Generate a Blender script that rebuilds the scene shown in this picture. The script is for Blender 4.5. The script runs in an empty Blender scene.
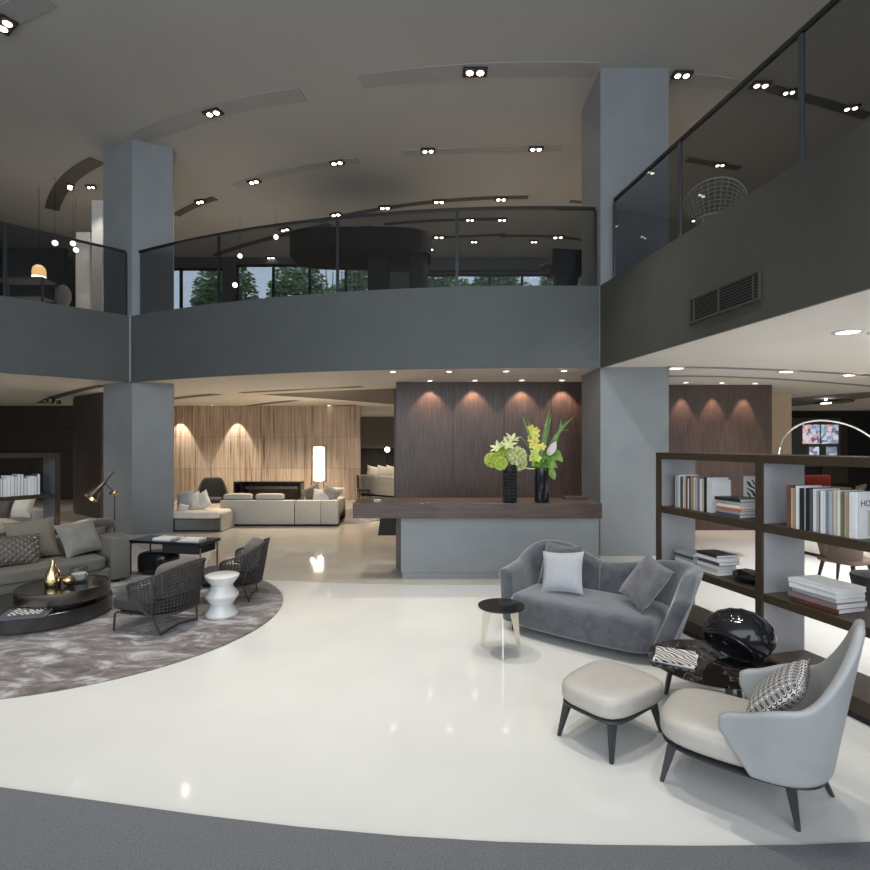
import bpy, bmesh, math, random
from mathutils import Vector, Matrix
random.seed(7)
PI = math.pi
S = bpy.context.scene
C = S.collection

# ------------------------------------------------------------------ camera, world, large lights, exposure
F, HE, CX, HY = 530.0, 2.1, 435.0, 444.0
cd = bpy.data.cameras.new('camera'); cam = bpy.data.objects.new('camera', cd); C.objects.link(cam)
cam.location = (0, 0, HE); cam.rotation_euler = (PI/2, 0, 0)
cd.sensor_width = 36; cd.lens = F/870*36; cd.shift_y = (HY-435)/870; cd.clip_end = 200
S.camera = cam
S.view_settings.view_transform = 'Standard'; S.view_settings.look = 'None'
S.view_settings.gamma = 1; S.view_settings.use_curve_mapping = False
S.view_settings.exposure = 0.12

w = bpy.data.worlds.new('world'); S.world = w; w.use_nodes = True
bg = w.node_tree.nodes['Background']; bg.inputs[0].default_value = (0.72, 0.85, 1.0, 1); bg.inputs[1].default_value = 1.2

def area(name, loc, rot, sx, sy, power, col):
    l = bpy.data.lights.new(name, 'AREA'); l.shape = 'RECTANGLE'; l.size = sx; l.size_y = sy
    l.energy = power; l.color = col
    o = bpy.data.objects.new(name, l); C.objects.link(o); o.location = loc; o.rotation_euler = rot; return o
def spot(name, loc, target, power, col, ang=70, blend=0.6, rad=0.06):
    l = bpy.data.lights.new(name, 'SPOT'); l.energy = power; l.color = col; l.spot_size = math.radians(ang)
    l.spot_blend = blend; l.shadow_soft_size = rad
    o = bpy.data.objects.new(name, l); C.objects.link(o); o.location = loc
    d = Vector(target)-Vector(loc); o.rotation_euler = d.to_track_quat('-Z', 'Y').to_euler(); return o
# daylight through the tall shop front behind the camera
area('daylight_front', (-1.5, -5.5, 4.6), (PI/2, 0, 0), 15, 8.4, 700, (0.90, 0.95, 1.0))
COOL = (1.0, 0.965, 0.90); WARM = (1.0, 0.83, 0.64); MILD = (1.0, 0.90, 0.76)
# spots in the high ceiling above the atrium
for x, y, p in ((-1.8, 6.4, 900), (2.0, 7.0, 520), (-4.2, 6.4, 700), (1.4, 4.6, 560), (-1.0, 3.8, 420), (2.8, 3.2, 420), (-3.6, 3.6, 520)):
    spot('atrium_spot_light', (x, y, 9.0), (x, y, 0), p, COOL, 62, 0.9, 0.12)
# downlights of the lower ceiling
for x, y, p in ((-4.6, 14.6, 420), (-2.6, 15.2, 360), (-7.2, 15.5, 380), (-4.5, 18.0, 420), (-8.0, 18.2, 300), (-6.2, 18.4, 240), (-2.2, 12.4, 260), (-1.6, 21, 200), (-3, 26, 500)):
    spot('lower_downlight', (x, y, 3.5), (x, y, 0), p, WARM, 110, 0.8, 0.08)
for x, y, p in ((6.4, 8.0, 520), (6.2, 5.0, 520), (8.8, 6.5, 460), (9.0, 10.0, 300), (12.0, 9.0, 260), (12.5, 15.0, 220), (16.0, 20.0, 240), (7.0, 11.5, 120)):
    spot('lower_downlight', (x, y, 3.5), (x, y, 0), p, (0.95, 0.96, 1.0) if y < 9 else MILD, 120, 0.8, 0.08)
for x, y, p in ((-9.5, 11.5, 160), (-12.5, 15.5, 140), (-9.6, 8.0, 160)):
    spot('lower_downlight', (x, y, 3.5), (x, y, 0), p, MILD, 120, 0.8, 0.08)
for x in (-7.45, -9.6):                       # grazing the travertine
    spot('wall_washer', (x, 19.55, 3.5), (x, 19.98, 1.4), 230, (1, 0.9, 0.76), 50, 0.3, 0.02)
for x in (-0.12, 0.88, 2.0, 2.95):            # grazing the reception wood
    spot('wall_washer', (x, 12.08, 3.5), (x, 12.29, 2.2), 75, (1, 0.70, 0.5), 85, 0.5, 0.03)
for x in (6.0, 6.75, 7.5):
    spot('wall_washer', (x, 12.68, 3.5), (x, 12.89, 2.2), 85, (1, 0.72, 0.55), 54, 0.5, 0.03)
for x in (-0.3, 0.9, 2.1):
    spot('counter_downlight', (x, 9.6, 3.5), (x, 8.5, 1.1), 130, (1, 0.85, 0.68), 60, 0.6, 0.03)
spot('added_fill_spot', (0.5, 4.0, 9.0), (3.75, 9.93, 1.9), 900, (0.93, 0.97, 1.0), 26, 1.0, 0.1)  # added fill, no fixture here: brightens the lower part of the right column
spot('added_fill_spot', (0.9, 2.6, 9.0), (3.1, 4.7, 1.3), 420, (1, 0.98, 0.95), 26, 1.0, 0.1)  # added fill, no fixture here: brightens the right bookcase and its books
spot('pillar_light', (-8.6, 13.3, 8.9), (-8.9, 14.3, 6.6), 90, (1, 0.9, 0.75), 60, 0.6, 0.05)
# lamps of the upper floor
for x, y, p in ((-5.6, 14.6, 470), (0.9, 14.2, 470), (4, 15.5, 380), (8, 10, 260), (-11, 14, 160), (-8, 17, 240)):
    spot('upper_lamp_light', (x, y, 9.0), (x, y, 5), p, WARM, 130, 0.9, 0.1)

# ------------------------------------------------------------------ materials
MATS = {}
def mat(name, col, rough=0.5, metal=0.0, var=0.0, scale=8, stretch=(1,1,1), bump=0.0, bscale=60, coat=0.0, sheen=0.0, spec=0.5, col2=None, dist=0.0):
    if name in MATS: return MATS[name]
    m = bpy.data.materials.new(name); m.use_nodes = True; nt = m.node_tree; b = nt.nodes['Principled BSDF']
    b.inputs['Roughness'].default_value = rough; b.inputs['Metallic'].default_value = metal
    b.inputs['Specular IOR Level'].default_value = spec
    b.inputs['Coat Weight'].default_value = coat; b.inputs['Coat Roughness'].default_value = 0.05
    b.inputs['Sheen Weight'].default_value = sheen
    tc = nt.nodes.new('ShaderNodeTexCoord'); mp = nt.nodes.new('ShaderNodeMapping'); mp.inputs['Scale'].default_value = stretch
    nt.links.new(tc.outputs['Object'], mp.inputs[0])
    n = nt.nodes.new('ShaderNodeTexNoise'); n.inputs['Scale'].default_value = scale; n.inputs['Detail'].default_value = 5
    n.inputs['Distortion'].default_value = dist
    nt.links.new(mp.outputs[0], n.inputs[0])
    r = nt.nodes.new('ShaderNodeValToRGB')
    c2 = col2 if col2 else tuple(min(1, c*(1+var)) for c in col)
    c1 = col if col2 else tuple(c*(1-var) for c in col)
    r.color_ramp.elements[0].position = 0.35; r.color_ramp.elements[1].position = 0.65
    r.color_ramp.elements[0].color = (*c1, 1); r.color_ramp.elements[1].color = (*c2, 1)
    nt.links.new(n.outputs['Fac'], r.inputs[0]); nt.links.new(r.outputs[0], b.inputs['Base Color'])
    if bump:
        n2 = nt.nodes.new('ShaderNodeTexNoise'); n2.inputs['Scale'].default_value = bscale; n2.inputs['Detail'].default_value = 3
        nt.links.new(mp.outputs[0], n2.inputs[0])
        bp = nt.nodes.new('ShaderNodeBump'); bp.inputs['Strength'].default_value = bump; bp.inputs['Distance'].default_value = 0.01
        nt.links.new(n2.outputs['Fac'], bp.inputs['Height']); nt.links.new(bp.outputs[0], b.inputs['Normal'])
    MATS[name] = m; return m
def emis(name, col, st):
    if name in MATS: return MATS[name]
    m = bpy.data.materials.new(name); m.use_nodes = True; b = m.node_tree.nodes['Principled BSDF']
    b.inputs['Base Color'].default_value = (*col, 1); b.inputs['Emission Color'].default_value = (*col, 1); b.inputs['Emission Strength'].default_value = st
    MATS[name] = m; return m
def tinted(name, col, gl=0.06):
    m = bpy.data.materials.new(name); m.use_nodes = True; nt = m.node_tree
    nt.nodes.remove(nt.nodes['Principled BSDF']); out = nt.nodes['Material Output']
    t = nt.nodes.new('ShaderNodeBsdfTransparent'); t.inputs[0].default_value = (*col, 1)
    g = nt.nodes.new('ShaderNodeBsdfGlossy'); g.inputs[0].default_value = (0.9, 0.95, 1, 1); g.inputs['Roughness'].default_value = 0.01
    lw = nt.nodes.new('ShaderNodeLayerWeight'); lw.inputs[0].default_value = 0.5
    pw = nt.nodes.new('ShaderNodeMath'); pw.operation = 'POWER'; pw.inputs[1].default_value = 4; nt.links.new(lw.outputs['Facing'], pw.inputs[0])
    f = nt.nodes.new('ShaderNodeMath'); f.operation = 'MULTIPLY_ADD'; f.inputs[1].default_value = 0.35; f.inputs[2].default_value = 0.025; nt.links.new(pw.outputs[0], f.inputs[0])
    mx = nt.nodes.new('ShaderNodeMixShader')
    nt.links.new(f.outputs[0], mx.inputs[0]); nt.links.new(t.outputs[0], mx.inputs[1]); nt.links.new(g.outputs[0], mx.inputs[2]); nt.links.new(mx.outputs[0], out.inputs[0])
    MATS[name] = m; return m

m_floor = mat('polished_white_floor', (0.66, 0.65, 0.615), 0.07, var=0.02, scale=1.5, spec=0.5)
m_floor_shade = mat('shaded_white_floor', (0.50, 0.47, 0.41), 0.06, var=0.05, scale=1.2)  # the white floor again, with weaker light painted in as darker beige
m_carpet = mat('grey_carpet', (0.165, 0.17, 0.182), 0.95, var=0.35, scale=160, bump=1.0, bscale=220)
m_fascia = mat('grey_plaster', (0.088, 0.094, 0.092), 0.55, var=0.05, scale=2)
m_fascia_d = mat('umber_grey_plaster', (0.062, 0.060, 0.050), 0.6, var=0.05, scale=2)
m_column = mat('blue_grey_plaster', (0.235, 0.25, 0.258), 0.5, var=0.04, scale=2)
m_ceil = mat('upper_ceiling_paint', (0.37, 0.365, 0.35), 0.8, var=0.03, scale=0.6)
m_strip = mat('ceiling_strip_paint', (0.30, 0.30, 0.30), 0.6, var=0.03)
m_stripd = mat('ceiling_slot_dark', (0.09, 0.082, 0.072), 0.6)
m_soffit = mat('lower_ceiling_paint', (0.66, 0.63, 0.585), 0.8, var=0.02, scale=0.6)
m_walnut = mat('walnut_veneer', (0.052, 0.033, 0.027), 0.38, scale=5, stretch=(6, 6, 0.35), col2=(0.095, 0.062, 0.050), dist=0.4)
m_walnutH = mat('walnut_top', (0.055, 0.036, 0.030), 0.30, scale=5, stretch=(0.5, 6, 6), col2=(0.10, 0.064, 0.050))
m_black = mat('black_lacquer', (0.012, 0.012, 0.013), 0.10)
m_blackm = mat('black_matt', (0.015, 0.014, 0.014), 0.7)
m_darkwood = mat('dark_wall_wood', (0.040, 0.030, 0.026), 0.4, scale=5, stretch=(5, 5, 0.4), col2=(0.07, 0.052, 0.044))
m_beigewall = mat('beige_wall', (0.52, 0.40, 0.27), 0.7, var=0.05, scale=3, stretch=(8, 8, 0.5))
m_greywall = mat('far_grey_wall', (0.16, 0.15, 0.14), 0.8)
m_bronze = mat('bronzed_oak', (0.040, 0.026, 0.014), 0.55, var=0.15, scale=9, stretch=(0.6, 4, 4))
m_panel = mat('grey_lacquer_panel', (0.30, 0.29, 0.30), 0.35, var=0.08, scale=3)
m_velvet = mat('grey_velvet', (0.052, 0.057, 0.067), 0.75, scale=7, sheen=0.6, bump=0.25, bscale=25, col2=(0.085, 0.092, 0.106), dist=1.0)
m_pillow_l = mat('silver_cushion', (0.40, 0.41, 0.43), 0.8, var=0.08, scale=60, bump=0.4, bscale=200)
m_pillow_d = mat('velvet_cushion', (0.085, 0.085, 0.095), 0.75, var=0.3, scale=9, sheen=0.5)
m_leather = mat('pale_leather', (0.46, 0.425, 0.38), 0.42, var=0.03, scale=12, bump=0.1, bscale=180)
m_shell = mat('pale_grey_leather', (0.37, 0.375, 0.37), 0.45, var=0.03, scale=12, bump=0.1, bscale=180)
m_darkleg = mat('dark_leg', (0.035, 0.035, 0.038), 0.35)
m_weave = mat('charcoal_cord', (0.050, 0.043, 0.040), 0.7, var=0.25, scale=60)
m_seatdark = mat('charcoal_fabric', (0.045, 0.041, 0.042), 0.9, var=0.2, scale=60, bump=0.3, bscale=200)
m_backdark = mat('mole_fabric', (0.090, 0.075, 0.070), 0.85, var=0.15, scale=30, sheen=0.3)
m_sofa = mat('taupe_fabric', (0.150, 0.140, 0.116), 0.9, var=0.12, scale=80, bump=0.3, bscale=200)
m_cush1 = mat('sand_cushion', (0.19, 0.17, 0.13), 0.9, var=0.12, scale=90, bump=0.3, bscale=200)
m_cush2 = mat('stone_cushion', (0.20, 0.195, 0.175), 0.85, var=0.1, scale=10, sheen=0.2)
m_bolster = mat('brown_bolster', (0.075, 0.060, 0.054), 0.6, var=0.2, scale=10, sheen=0.4)
m_brass = mat('polished_brass', (0.80, 0.58, 0.28), 0.16, 1.0)
m_gunmetal = mat('bronzed_metal', (0.19, 0.175, 0.16), 0.28, 1.0, var=0.1, scale=6)
m_champ = mat('champagne_metal', (0.80, 0.76, 0.68), 0.12, 1.0)
m_chrome = mat('chrome', (0.85, 0.85, 0.85), 0.08, 1.0)
m_white = mat('white_gloss', (0.70, 0.69, 0.665), 0.2, var=0.02)
m_whitefab = mat('white_fabric', (0.72, 0.68, 0.60), 0.9, var=0.04)
m_lightfab = mat('light_grey_fabric', (0.42, 0.40, 0.36), 0.9, var=0.06, scale=30)
m_brownfab = mat('brown_fabric', (0.13, 0.09, 0.065), 0.85, var=0.1)
m_page = mat('book_paper', (0.80, 0.79, 0.77), 0.8, var=0.03, scale=120, stretch=(1, 1, 1))
m_red = mat('red_fabric', (0.22, 0.02, 0.015), 0.8)
m_rail = mat('rail_metal', (0.06, 0.065, 0.07), 0.3, 0.8)
m_post = mat('post_metal', (0.16, 0.18, 0.20), 0.3, 0.9)
m_glassrail = tinted('smoked_glass', (0.66, 0.67, 0.68))
m_window = tinted('window_glass', (0.93, 0.95, 0.96))
m_clear = tinted('clear_glass', (0.85, 0.86, 0.86))
m_bulb = emis('bulb_glow', (1.0, 0.86, 0.66), 14)
m_bulbw = emis('downlight_glow', (1.0, 0.93, 0.82), 6)
m_shade = emis('paper_lamp_glow', (1.0, 0.90, 0.72), 2.6)
m_amber = emis('amber_glow', (1.0, 0.62, 0.25), 1.3)
m_leaf = mat('leaf_green', (0.20, 0.36, 0.06), 0.5, var=0.35, scale=10)
m_leafd = mat('grass_blade', (0.20, 0.32, 0.10), 0.45, var=0.3, scale=10)
m_lime = mat('lime_petal', (0.66, 0.76, 0.18), 0.6, var=0.15, scale=20)
m_yellow = mat('yellow_petal', (0.82, 0.76, 0.18), 0.6, var=0.15, scale=20)
m_cream = mat('cream_petal', (0.76, 0.78, 0.42), 0.6, var=0.06, scale=20)
m_pink = mat('blush_spathe', (0.80, 0.72, 0.68), 0.5, var=0.04)
m_stem = mat('plant_stem', (0.22, 0.22, 0.12), 0.6)
m_foliage = mat('garden_foliage', (0.16, 0.28, 0.11), 0.6, scale=4, col2=(0.62, 0.72, 0.48))
m_bamboo = mat('bamboo_stalk', (0.36, 0.36, 0.26), 0.5, var=0.2)
m_trav_dark = None

def special_mats():
    # travertine: big slabs with vertical veins
    m = mat('travertine', (0.5, 0.4, 0.3), 0.5, scale=3.0, stretch=(4.2, 4.2, 0.12), dist=0.5)
    nt = m.node_tree; b = nt.nodes['Principled BSDF']
    r = [n for n in nt.nodes if n.type == 'VALTORGB'][0]; nz = [n for n in nt.nodes if n.type == 'TEX_NOISE'][0]
    nz.inputs['Detail'].default_value = 8; nz.inputs['Roughness'].default_value = 0.65
    r.color_ramp.elements[0].position = 0.36; r.color_ramp.elements[0].color = (0.20, 0.13, 0.085, 1)
    r.color_ramp.elements[1].position = 0.58; r.color_ramp.elements[1].color = (0.60, 0.49, 0.385, 1)
    e = r.color_ramp.elements.new(0.45); e.color = (0.46, 0.345, 0.255, 1)
    tc = [n for n in nt.nodes if n.type == 'TEX_COORD'][0]
    sep = nt.nodes.new('ShaderNodeSeparateXYZ'); cmb = nt.nodes.new('ShaderNodeCombineXYZ')
    nt.links.new(tc.outputs['Object'], sep.inputs[0]); nt.links.new(sep.outputs['X'], cmb.inputs['X']); nt.links.new(sep.outputs['Z'], cmb.inputs['Y'])
    br = nt.nodes.new('ShaderNodeTexBrick'); br.inputs['Scale'].default_value = 1; br.inputs['Brick Width'].default_value = 1.3
    br.inputs['Row Height'].default_value = 1.18; br.inputs['Mortar Size'].default_value = 0.006
    br.inputs['Color1'].default_value = (0.80, 0.80, 0.80, 1); br.inputs['Color2'].default_value = (1.1, 1.08, 1.05, 1); br.inputs['Mortar'].default_value = (0.5, 0.5, 0.5, 1)
    nt.links.new(cmb.outputs[0], br.inputs[0])
    mx = nt.nodes.new('ShaderNodeMixRGB'); mx.blend_type = 'MULTIPLY'; mx.inputs[0].default_value = 1
    nt.links.new(r.outputs[0], mx.inputs[1]); nt.links.new(br.outputs[0], mx.inputs[2]); nt.links.new(mx.outputs[0], b.inputs['Base Color'])
    # rug: distressed silver and taupe silk
    m = mat('silk_rug', (0.12, 0.095, 0.09), 0.7, scale=1.7, stretch=(1.0, 1.8, 1), dist=1.3, bump=0.3, bscale=150, sheen=0.3)
    nt = m.node_tree; r = [n for n in nt.nodes if n.type == 'VALTORGB'][0]; nz = [n for n in nt.nodes if n.type == 'TEX_NOISE'][0]
    nz.inputs['Detail'].default_value = 9; nz.inputs['Roughness'].default_value = 0.72
    r.color_ramp.elements[0].position = 0.38; r.color_ramp.elements[0].color = (0.055, 0.040, 0.036, 1)
    r.color_ramp.elements[1].position = 0.66; r.color_ramp.elements[1].color = (0.48, 0.47, 0.47, 1)
    e = r.color_ramp.elements.new(0.5); e.color = (0.150, 0.122, 0.112, 1)
    # dark marble with pale veins
    m = mat('dark_marble', (0.02, 0.016, 0.015), 0.07, scale=2.6, dist=1.2)
    nt = m.node_tree; r = [n for n in nt.nodes if n.type == 'VALTORGB'][0]
    el = r.color_ramp.elements; el[0].position = 0.0; el[0].color = (0.012, 0.010, 0.010, 1); el[1].position = 1.0; el[1].color = (0.02, 0.016, 0.014, 1)
    for p, c in ((0.488, (0.014, 0.011, 0.010, 1)), (0.497, (0.22, 0.18, 0.16, 1)), (0.506, (0.02, 0.016, 0.014, 1)), (0.62, (0.04, 0.026, 0.02, 1))):
        e = el.new(p); e.color = c
    # patterned cushion: rounded white rings on charcoal
    m = bpy.data.materials.new('ring_pattern'); m.use_nodes = True; nt = m.node_tree; b = nt.nodes['Principled BSDF']; b.inputs['Roughness'].default_value = 0.85
    tc = nt.nodes.new('ShaderNodeTexCoord'); mp = nt.nodes.new('ShaderNodeMapping'); mp.inputs['Scale'].default_value = (21, 27, 0); mp.inputs['Location'].default_value = (0.5, 0.5, 0)
    nt.links.new(tc.outputs['Object'], mp.inputs[0])
    v = nt.nodes.new('ShaderNodeTexVoronoi'); v.voronoi_dimensions = '2D'; v.distance = 'MINKOWSKI'; v.inputs['Exponent'].default_value = 3.0; v.inputs['Randomness'].default_value = 0; v.inputs['Scale'].default_value = 1
    nt.links.new(mp.outputs[0], v.inputs['Vector'])
    r = nt.nodes.new('ShaderNodeValToRGB'); r.color_ramp.interpolation = 'CONSTANT'; el = r.color_ramp.elements
    el[0].position = 0; el[0].color = (0.10, 0.09, 0.10, 1); el[1].position = 0.27; el[1].color = (0.72, 0.70, 0.68, 1)
    e = el.new(0.35); e.color = (0.03, 0.028, 0.03, 1); e = el.new(0.46); e.color = (0.68, 0.66, 0.64, 1)
    nt.links.new(v.outputs['Distance'], r.inputs[0]); nt.links.new(r.outputs[0], b.inputs['Base Color']); MATS['ring_pattern'] = m
    # quilted cushion
    m = mat('quilted_satin', (0.115, 0.095, 0.080), 0.45, var=0.15, scale=20); nt = m.node_tree; b = nt.nodes['Principled BSDF']
    tc = [n for n in nt.nodes if n.type == 'TEX_COORD'][0]
    mp = nt.nodes.new('ShaderNodeMapping'); mp.inputs['Rotation'].default_value = (0, 0, PI/4); mp.inputs['Scale'].default_value = (16, 16, 0)
    v = nt.nodes.new('ShaderNodeTexVoronoi'); v.voronoi_dimensions = '2D'; v.distance = 'CHEBYCHEV'; v.inputs['Randomness'].default_value = 0; v.inputs['Scale'].default_value = 1
    bp = nt.nodes.new('ShaderNodeBump'); bp.invert = True; bp.inputs['Strength'].default_value = 1; bp.inputs['Distance'].default_value = 0.03
    nt.links.new(tc.outputs['Object'], mp.inputs[0]); nt.links.new(mp.outputs[0], v.inputs['Vector']); nt.links.new(v.outputs['Distance'], bp.inputs['Height']); nt.links.new(bp.outputs[0], b.inputs['Normal'])
    # striped magazine cover
    m = bpy.data.materials.new('striped_cover'); m.use_nodes = True; nt = m.node_tree; b = nt.nodes['Principled BSDF']; b.inputs['Roughness'].default_value = 0.3
    tc = nt.nodes.new('ShaderNodeTexCoord'); wv = nt.nodes.new('ShaderNodeTexWave'); wv.bands_direction = 'DIAGONAL'; wv.inputs['Scale'].default_value = 11; wv.inputs['Distortion'].default_value = 4.5; wv.inputs['Detail'].default_value = 0
    r = nt.nodes.new('ShaderNodeValToRGB'); r.color_ramp.elements[0].position = 0.35; r.color_ramp.elements[0].color = (0.03, 0.03, 0.03, 1); r.color_ramp.elements[1].position = 0.42; r.color_ramp.elements[1].color = (0.75, 0.70, 0.66, 1)
    nt.links.new(tc.outputs['Object'], wv.inputs[0]); nt.links.new(wv.outputs['Fac'], r.inputs[0]); nt.links.new(r.outputs[0], b.inputs['Base Color']); MATS['striped_cover'] = m
    # mixed cover art (screens and covers)
    m = bpy.data.materials.new('screen_collage'); m.use_nodes = True; nt = m.node_tree; b = nt.nodes['Principled BSDF']
    tc = nt.nodes.new('ShaderNodeTexCoord'); v = nt.nodes.new('ShaderNodeTexVoronoi'); v.inputs['Scale'].default_value = 6; v.distance = 'CHEBYCHEV'
    nt.links.new(tc.outputs['Object'], v.inputs['Vector'])
    r = nt.nodes.new('ShaderNodeValToRGB'); el = r.color_ramp.elements; el[0].color = (0.02, 0.03, 0.05, 1); el[1].color = (0.6, 0.7, 0.85, 1); e = el.new(0.45); e.color = (0.22, 0.27, 0.36, 1); e = el.new(0.62); e.color = (0.5, 0.58, 0.7, 1); e = el.new(0.80); e.color = (0.75, 0.28, 0.22, 1); e = el.new(0.86); e.color = (0.55, 0.62, 0.75, 1)
    nt.links.new(v.outputs['Color'], r.inputs[0]); nt.links.new(r.outputs[0], b.inputs['Base Color']); nt.links.new(r.outputs[0], b.inputs['Emission Color']); b.inputs['Emission Strength'].default_value = 0.9; MATS['screen_collage'] = m
special_mats()
m_trav, m_rug, m_marble, m_rings, m_quilt, m_striped, m_screen = [MATS[k] for k in ('travertine', 'silk_rug', 'dark_marble', 'ring_pattern', 'quilted_satin', 'striped_cover', 'screen_collage')]

# ------------------------------------------------------------------ mesh helpers
def at(px, y, Y=None, z=0.0):
    """world point seen at a pixel: on the level z, or at the distance Y"""
    if Y is None: Y = (z-HE)*F/(HY-y)
    else: z = HE+(HY-y)/F*Y
    return Vector(((px-CX)/F*Y, Y, z))
def M(loc=(0,0,0), rx=0, ry=0, rz=0):
    return Matrix.Translation(loc) @ Matrix.Rotation(rz, 4, 'Z') @ Matrix.Rotation(ry, 4, 'Y') @ Matrix.Rotation(rx, 4, 'X')
def NB(): return bmesh.new()
def box(bm, c, s, rx=0, ry=0, rz=0, bev=0.0, seg=2, m4=None):
    m = M(c, rx, ry, rz) @ Matrix.Diagonal((*s, 1))
    if m4 is not None: m = m4 @ m
    g = bmesh.ops.create_cube(bm, size=1, matrix=m)
    if bev:
        es = list({e for v in g['verts'] for e in v.link_edges})
        bmesh.ops.bevel(bm, geom=es, offset=bev, segments=seg, profile=0.5, affect='EDGES', clamp_overlap=True)
    return bm
def prism(bm, pts, z0, z1):
    lo = [bm.verts.new((p[0], p[1], z0)) for p in pts]; hi = [bm.verts.new((p[0], p[1], z1)) for p in pts]; n = len(pts)
    bm.faces.new(lo[::-1]); bm.faces.new(hi)
    for i in range(n): bm.faces.new((lo[i], lo[(i+1) % n], hi[(i+1) % n], hi[i]))
    bmesh.ops.recalc_face_normals(bm, faces=bm.faces[:]); return bm
def strip(bm, pts, t, z0, z1):
    """wall band following a plan polyline, thickness t to the right-hand side; z0/z1 numbers"""
    n = len(pts); off = []
    for i in range(n):
        a = Vector(pts[max(0, i-1)][:2]); b = Vector(pts[min(n-1, i+1)][:2]); d = (b-a).normalized(); off.append(Vector((-d.y, d.x))*t)
    poly = [Vector(p[:2]) for p in pts] + [Vector(pts[i][:2])+off[i] for i in range(n-1, -1, -1)]
    vs = [[bm.verts.new((p.x, p.y, z)) for z in (z0, z1)] for p in poly]; N = len(poly)
    for i in range(N):
        a, b = vs[i], vs[(i+1) % N]; bm.faces.new((a[0], b[0], b[1], a[1]))
    for i in range(n-1):
        j, k = N-1-i, N-2-i
        bm.faces.new((vs[i][1], vs[i+1][1], vs[k][1], vs[j][1])); bm.faces.new((vs[i][0], vs[j][0], vs[k][0], vs[i+1][0]))
    bmesh.ops.recalc_face_normals(bm, faces=bm.faces[:]); return bm
def lathe(bm, prof, c=(0,0,0), n=40, m4=None):
    rings = []
    m = m4 if m4 is not None else Matrix.Translation(c)
    for r, z in prof:
        if r < 1e-5: rings.append([bm.verts.new(m @ Vector((0, 0, z)))])
        else: rings.append([bm.verts.new(m @ Vector((r*math.cos(2*PI*k/n), r*math.sin(2*PI*k/n), z))) for k in range(n)])
    for a, b in zip(rings, rings[1:]):
        for k in range(n):
            l = (k+1) % n
            if len(a) == 1 and len(b) == 1: continue
            if len(a) == 1: bm.faces.new((a[0], b[l], b[k]))
            elif len(b) == 1: bm.faces.new((a[k], a[l], b[0]))
            else: bm.faces.new((a[k], a[l], b[l], b[k]))
    bmesh.ops.recalc_face_normals(bm, faces=bm.faces[:]); return bm
def disc(bm, r, z0, z1, c=(0,0), n=48, bev=0.004):
    return lathe(bm, [(0, z0), (r-bev, z0), (r, z0+bev), (r, z1-bev), (r-bev, z1), (0, z1)], (c[0], c[1], 0), n)
def tube(bm, pts, r, n=8, closed=False):
    pts = [Vector(p) for p in pts]; N = len(pts); rings = []
    rr = r if isinstance(r, (list, tuple)) else [r]*N
    prev = None
    for i in range(N):
        a = pts[i-1] if (i or closed) else pts[i]; b = pts[(i+1) % N] if (i < N-1 or closed) else pts[i]
        d = (b-a).normalized()
        if prev is None:
            up = Vector((0, 0, 1)) if abs(d.z) < 0.9 else Vector((1, 0, 0)); u = d.cross(up).normalized()
        else: u = (prev - d*prev.dot(d)).normalized()
        prev = u; v = d.cross(u)
        rings.append([bm.verts.new(pts[i]+(u*math.cos(2*PI*k/n)+v*math.sin(2*PI*k/n))*rr[i]) for k in range(n)])
    for i in range(N if closed else N-1):
        a, b = rings[i], rings[(i+1) % N]
        if closed and i == N-1:   # align twist
            best = min(range(n), key=lambda s: (a[0].co-b[s].co).length); b = b[best:]+b[:best]
        for k in range(n): bm.faces.new((a[k], a[(k+1) % n], b[(k+1) % n], b[k]))
    if not closed: bm.faces.new(rings[0][::-1]); bm.faces.new(rings[-1])
    bmesh.ops.recalc_face_normals(bm, faces=bm.faces[:]); return bm
def leg(bm, top, foot, a, b, n=4):
    """tapered square leg, half-widths a at top, b at foot"""
    T, B = Vector(top), Vector(foot); vs = []
    for P, h in ((B, b), (T, a)):
        vs.append([bm.verts.new(P+Vector((x*h, y*h, 0))) for x, y in ((-1, -1), (1, -1), (1, 1), (-1, 1))])
    bm.faces.new(vs[0][::-1]); bm.faces.new(vs[1])
    for k in range(4): bm.faces.new((vs[0][k], vs[0][(k+1) % 4], vs[1][(k+1) % 4], vs[1][k]))
    bmesh.ops.bevel(bm, geom=bm.edges[:], offset=min(a, b)*0.3, segments=2, affect='EDGES'); return bm
def cushion(bm, c, s, p=5.0, m4=None, cuts=8, fn=None):
    """soft rounded block"""
    b2 = bmesh.new(); bmesh.ops.create_cube(b2, size=2); bmesh.ops.subdivide_edges(b2, edges=b2.edges[:], cuts=cuts, use_grid_fill=True)
    m = Matrix.Translation(c)
    if m4 is not None: m = m4 @ m
    for v in b2.verts:
        x, y, z = v.co; k = (abs(x)**p+abs(y)**p+abs(z)**p)**(-1/p); q = Vector((x*k*s[0]/2, y*k*s[1]/2, z*k*s[2]/2))
        if fn: q = fn(q)
        v.co = m @ q
    me = bpy.data.meshes.new('tmp'); b2.to_mesh(me); b2.free(); bm.from_mesh(me); bpy.data.meshes.remove(me); return bm
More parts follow.
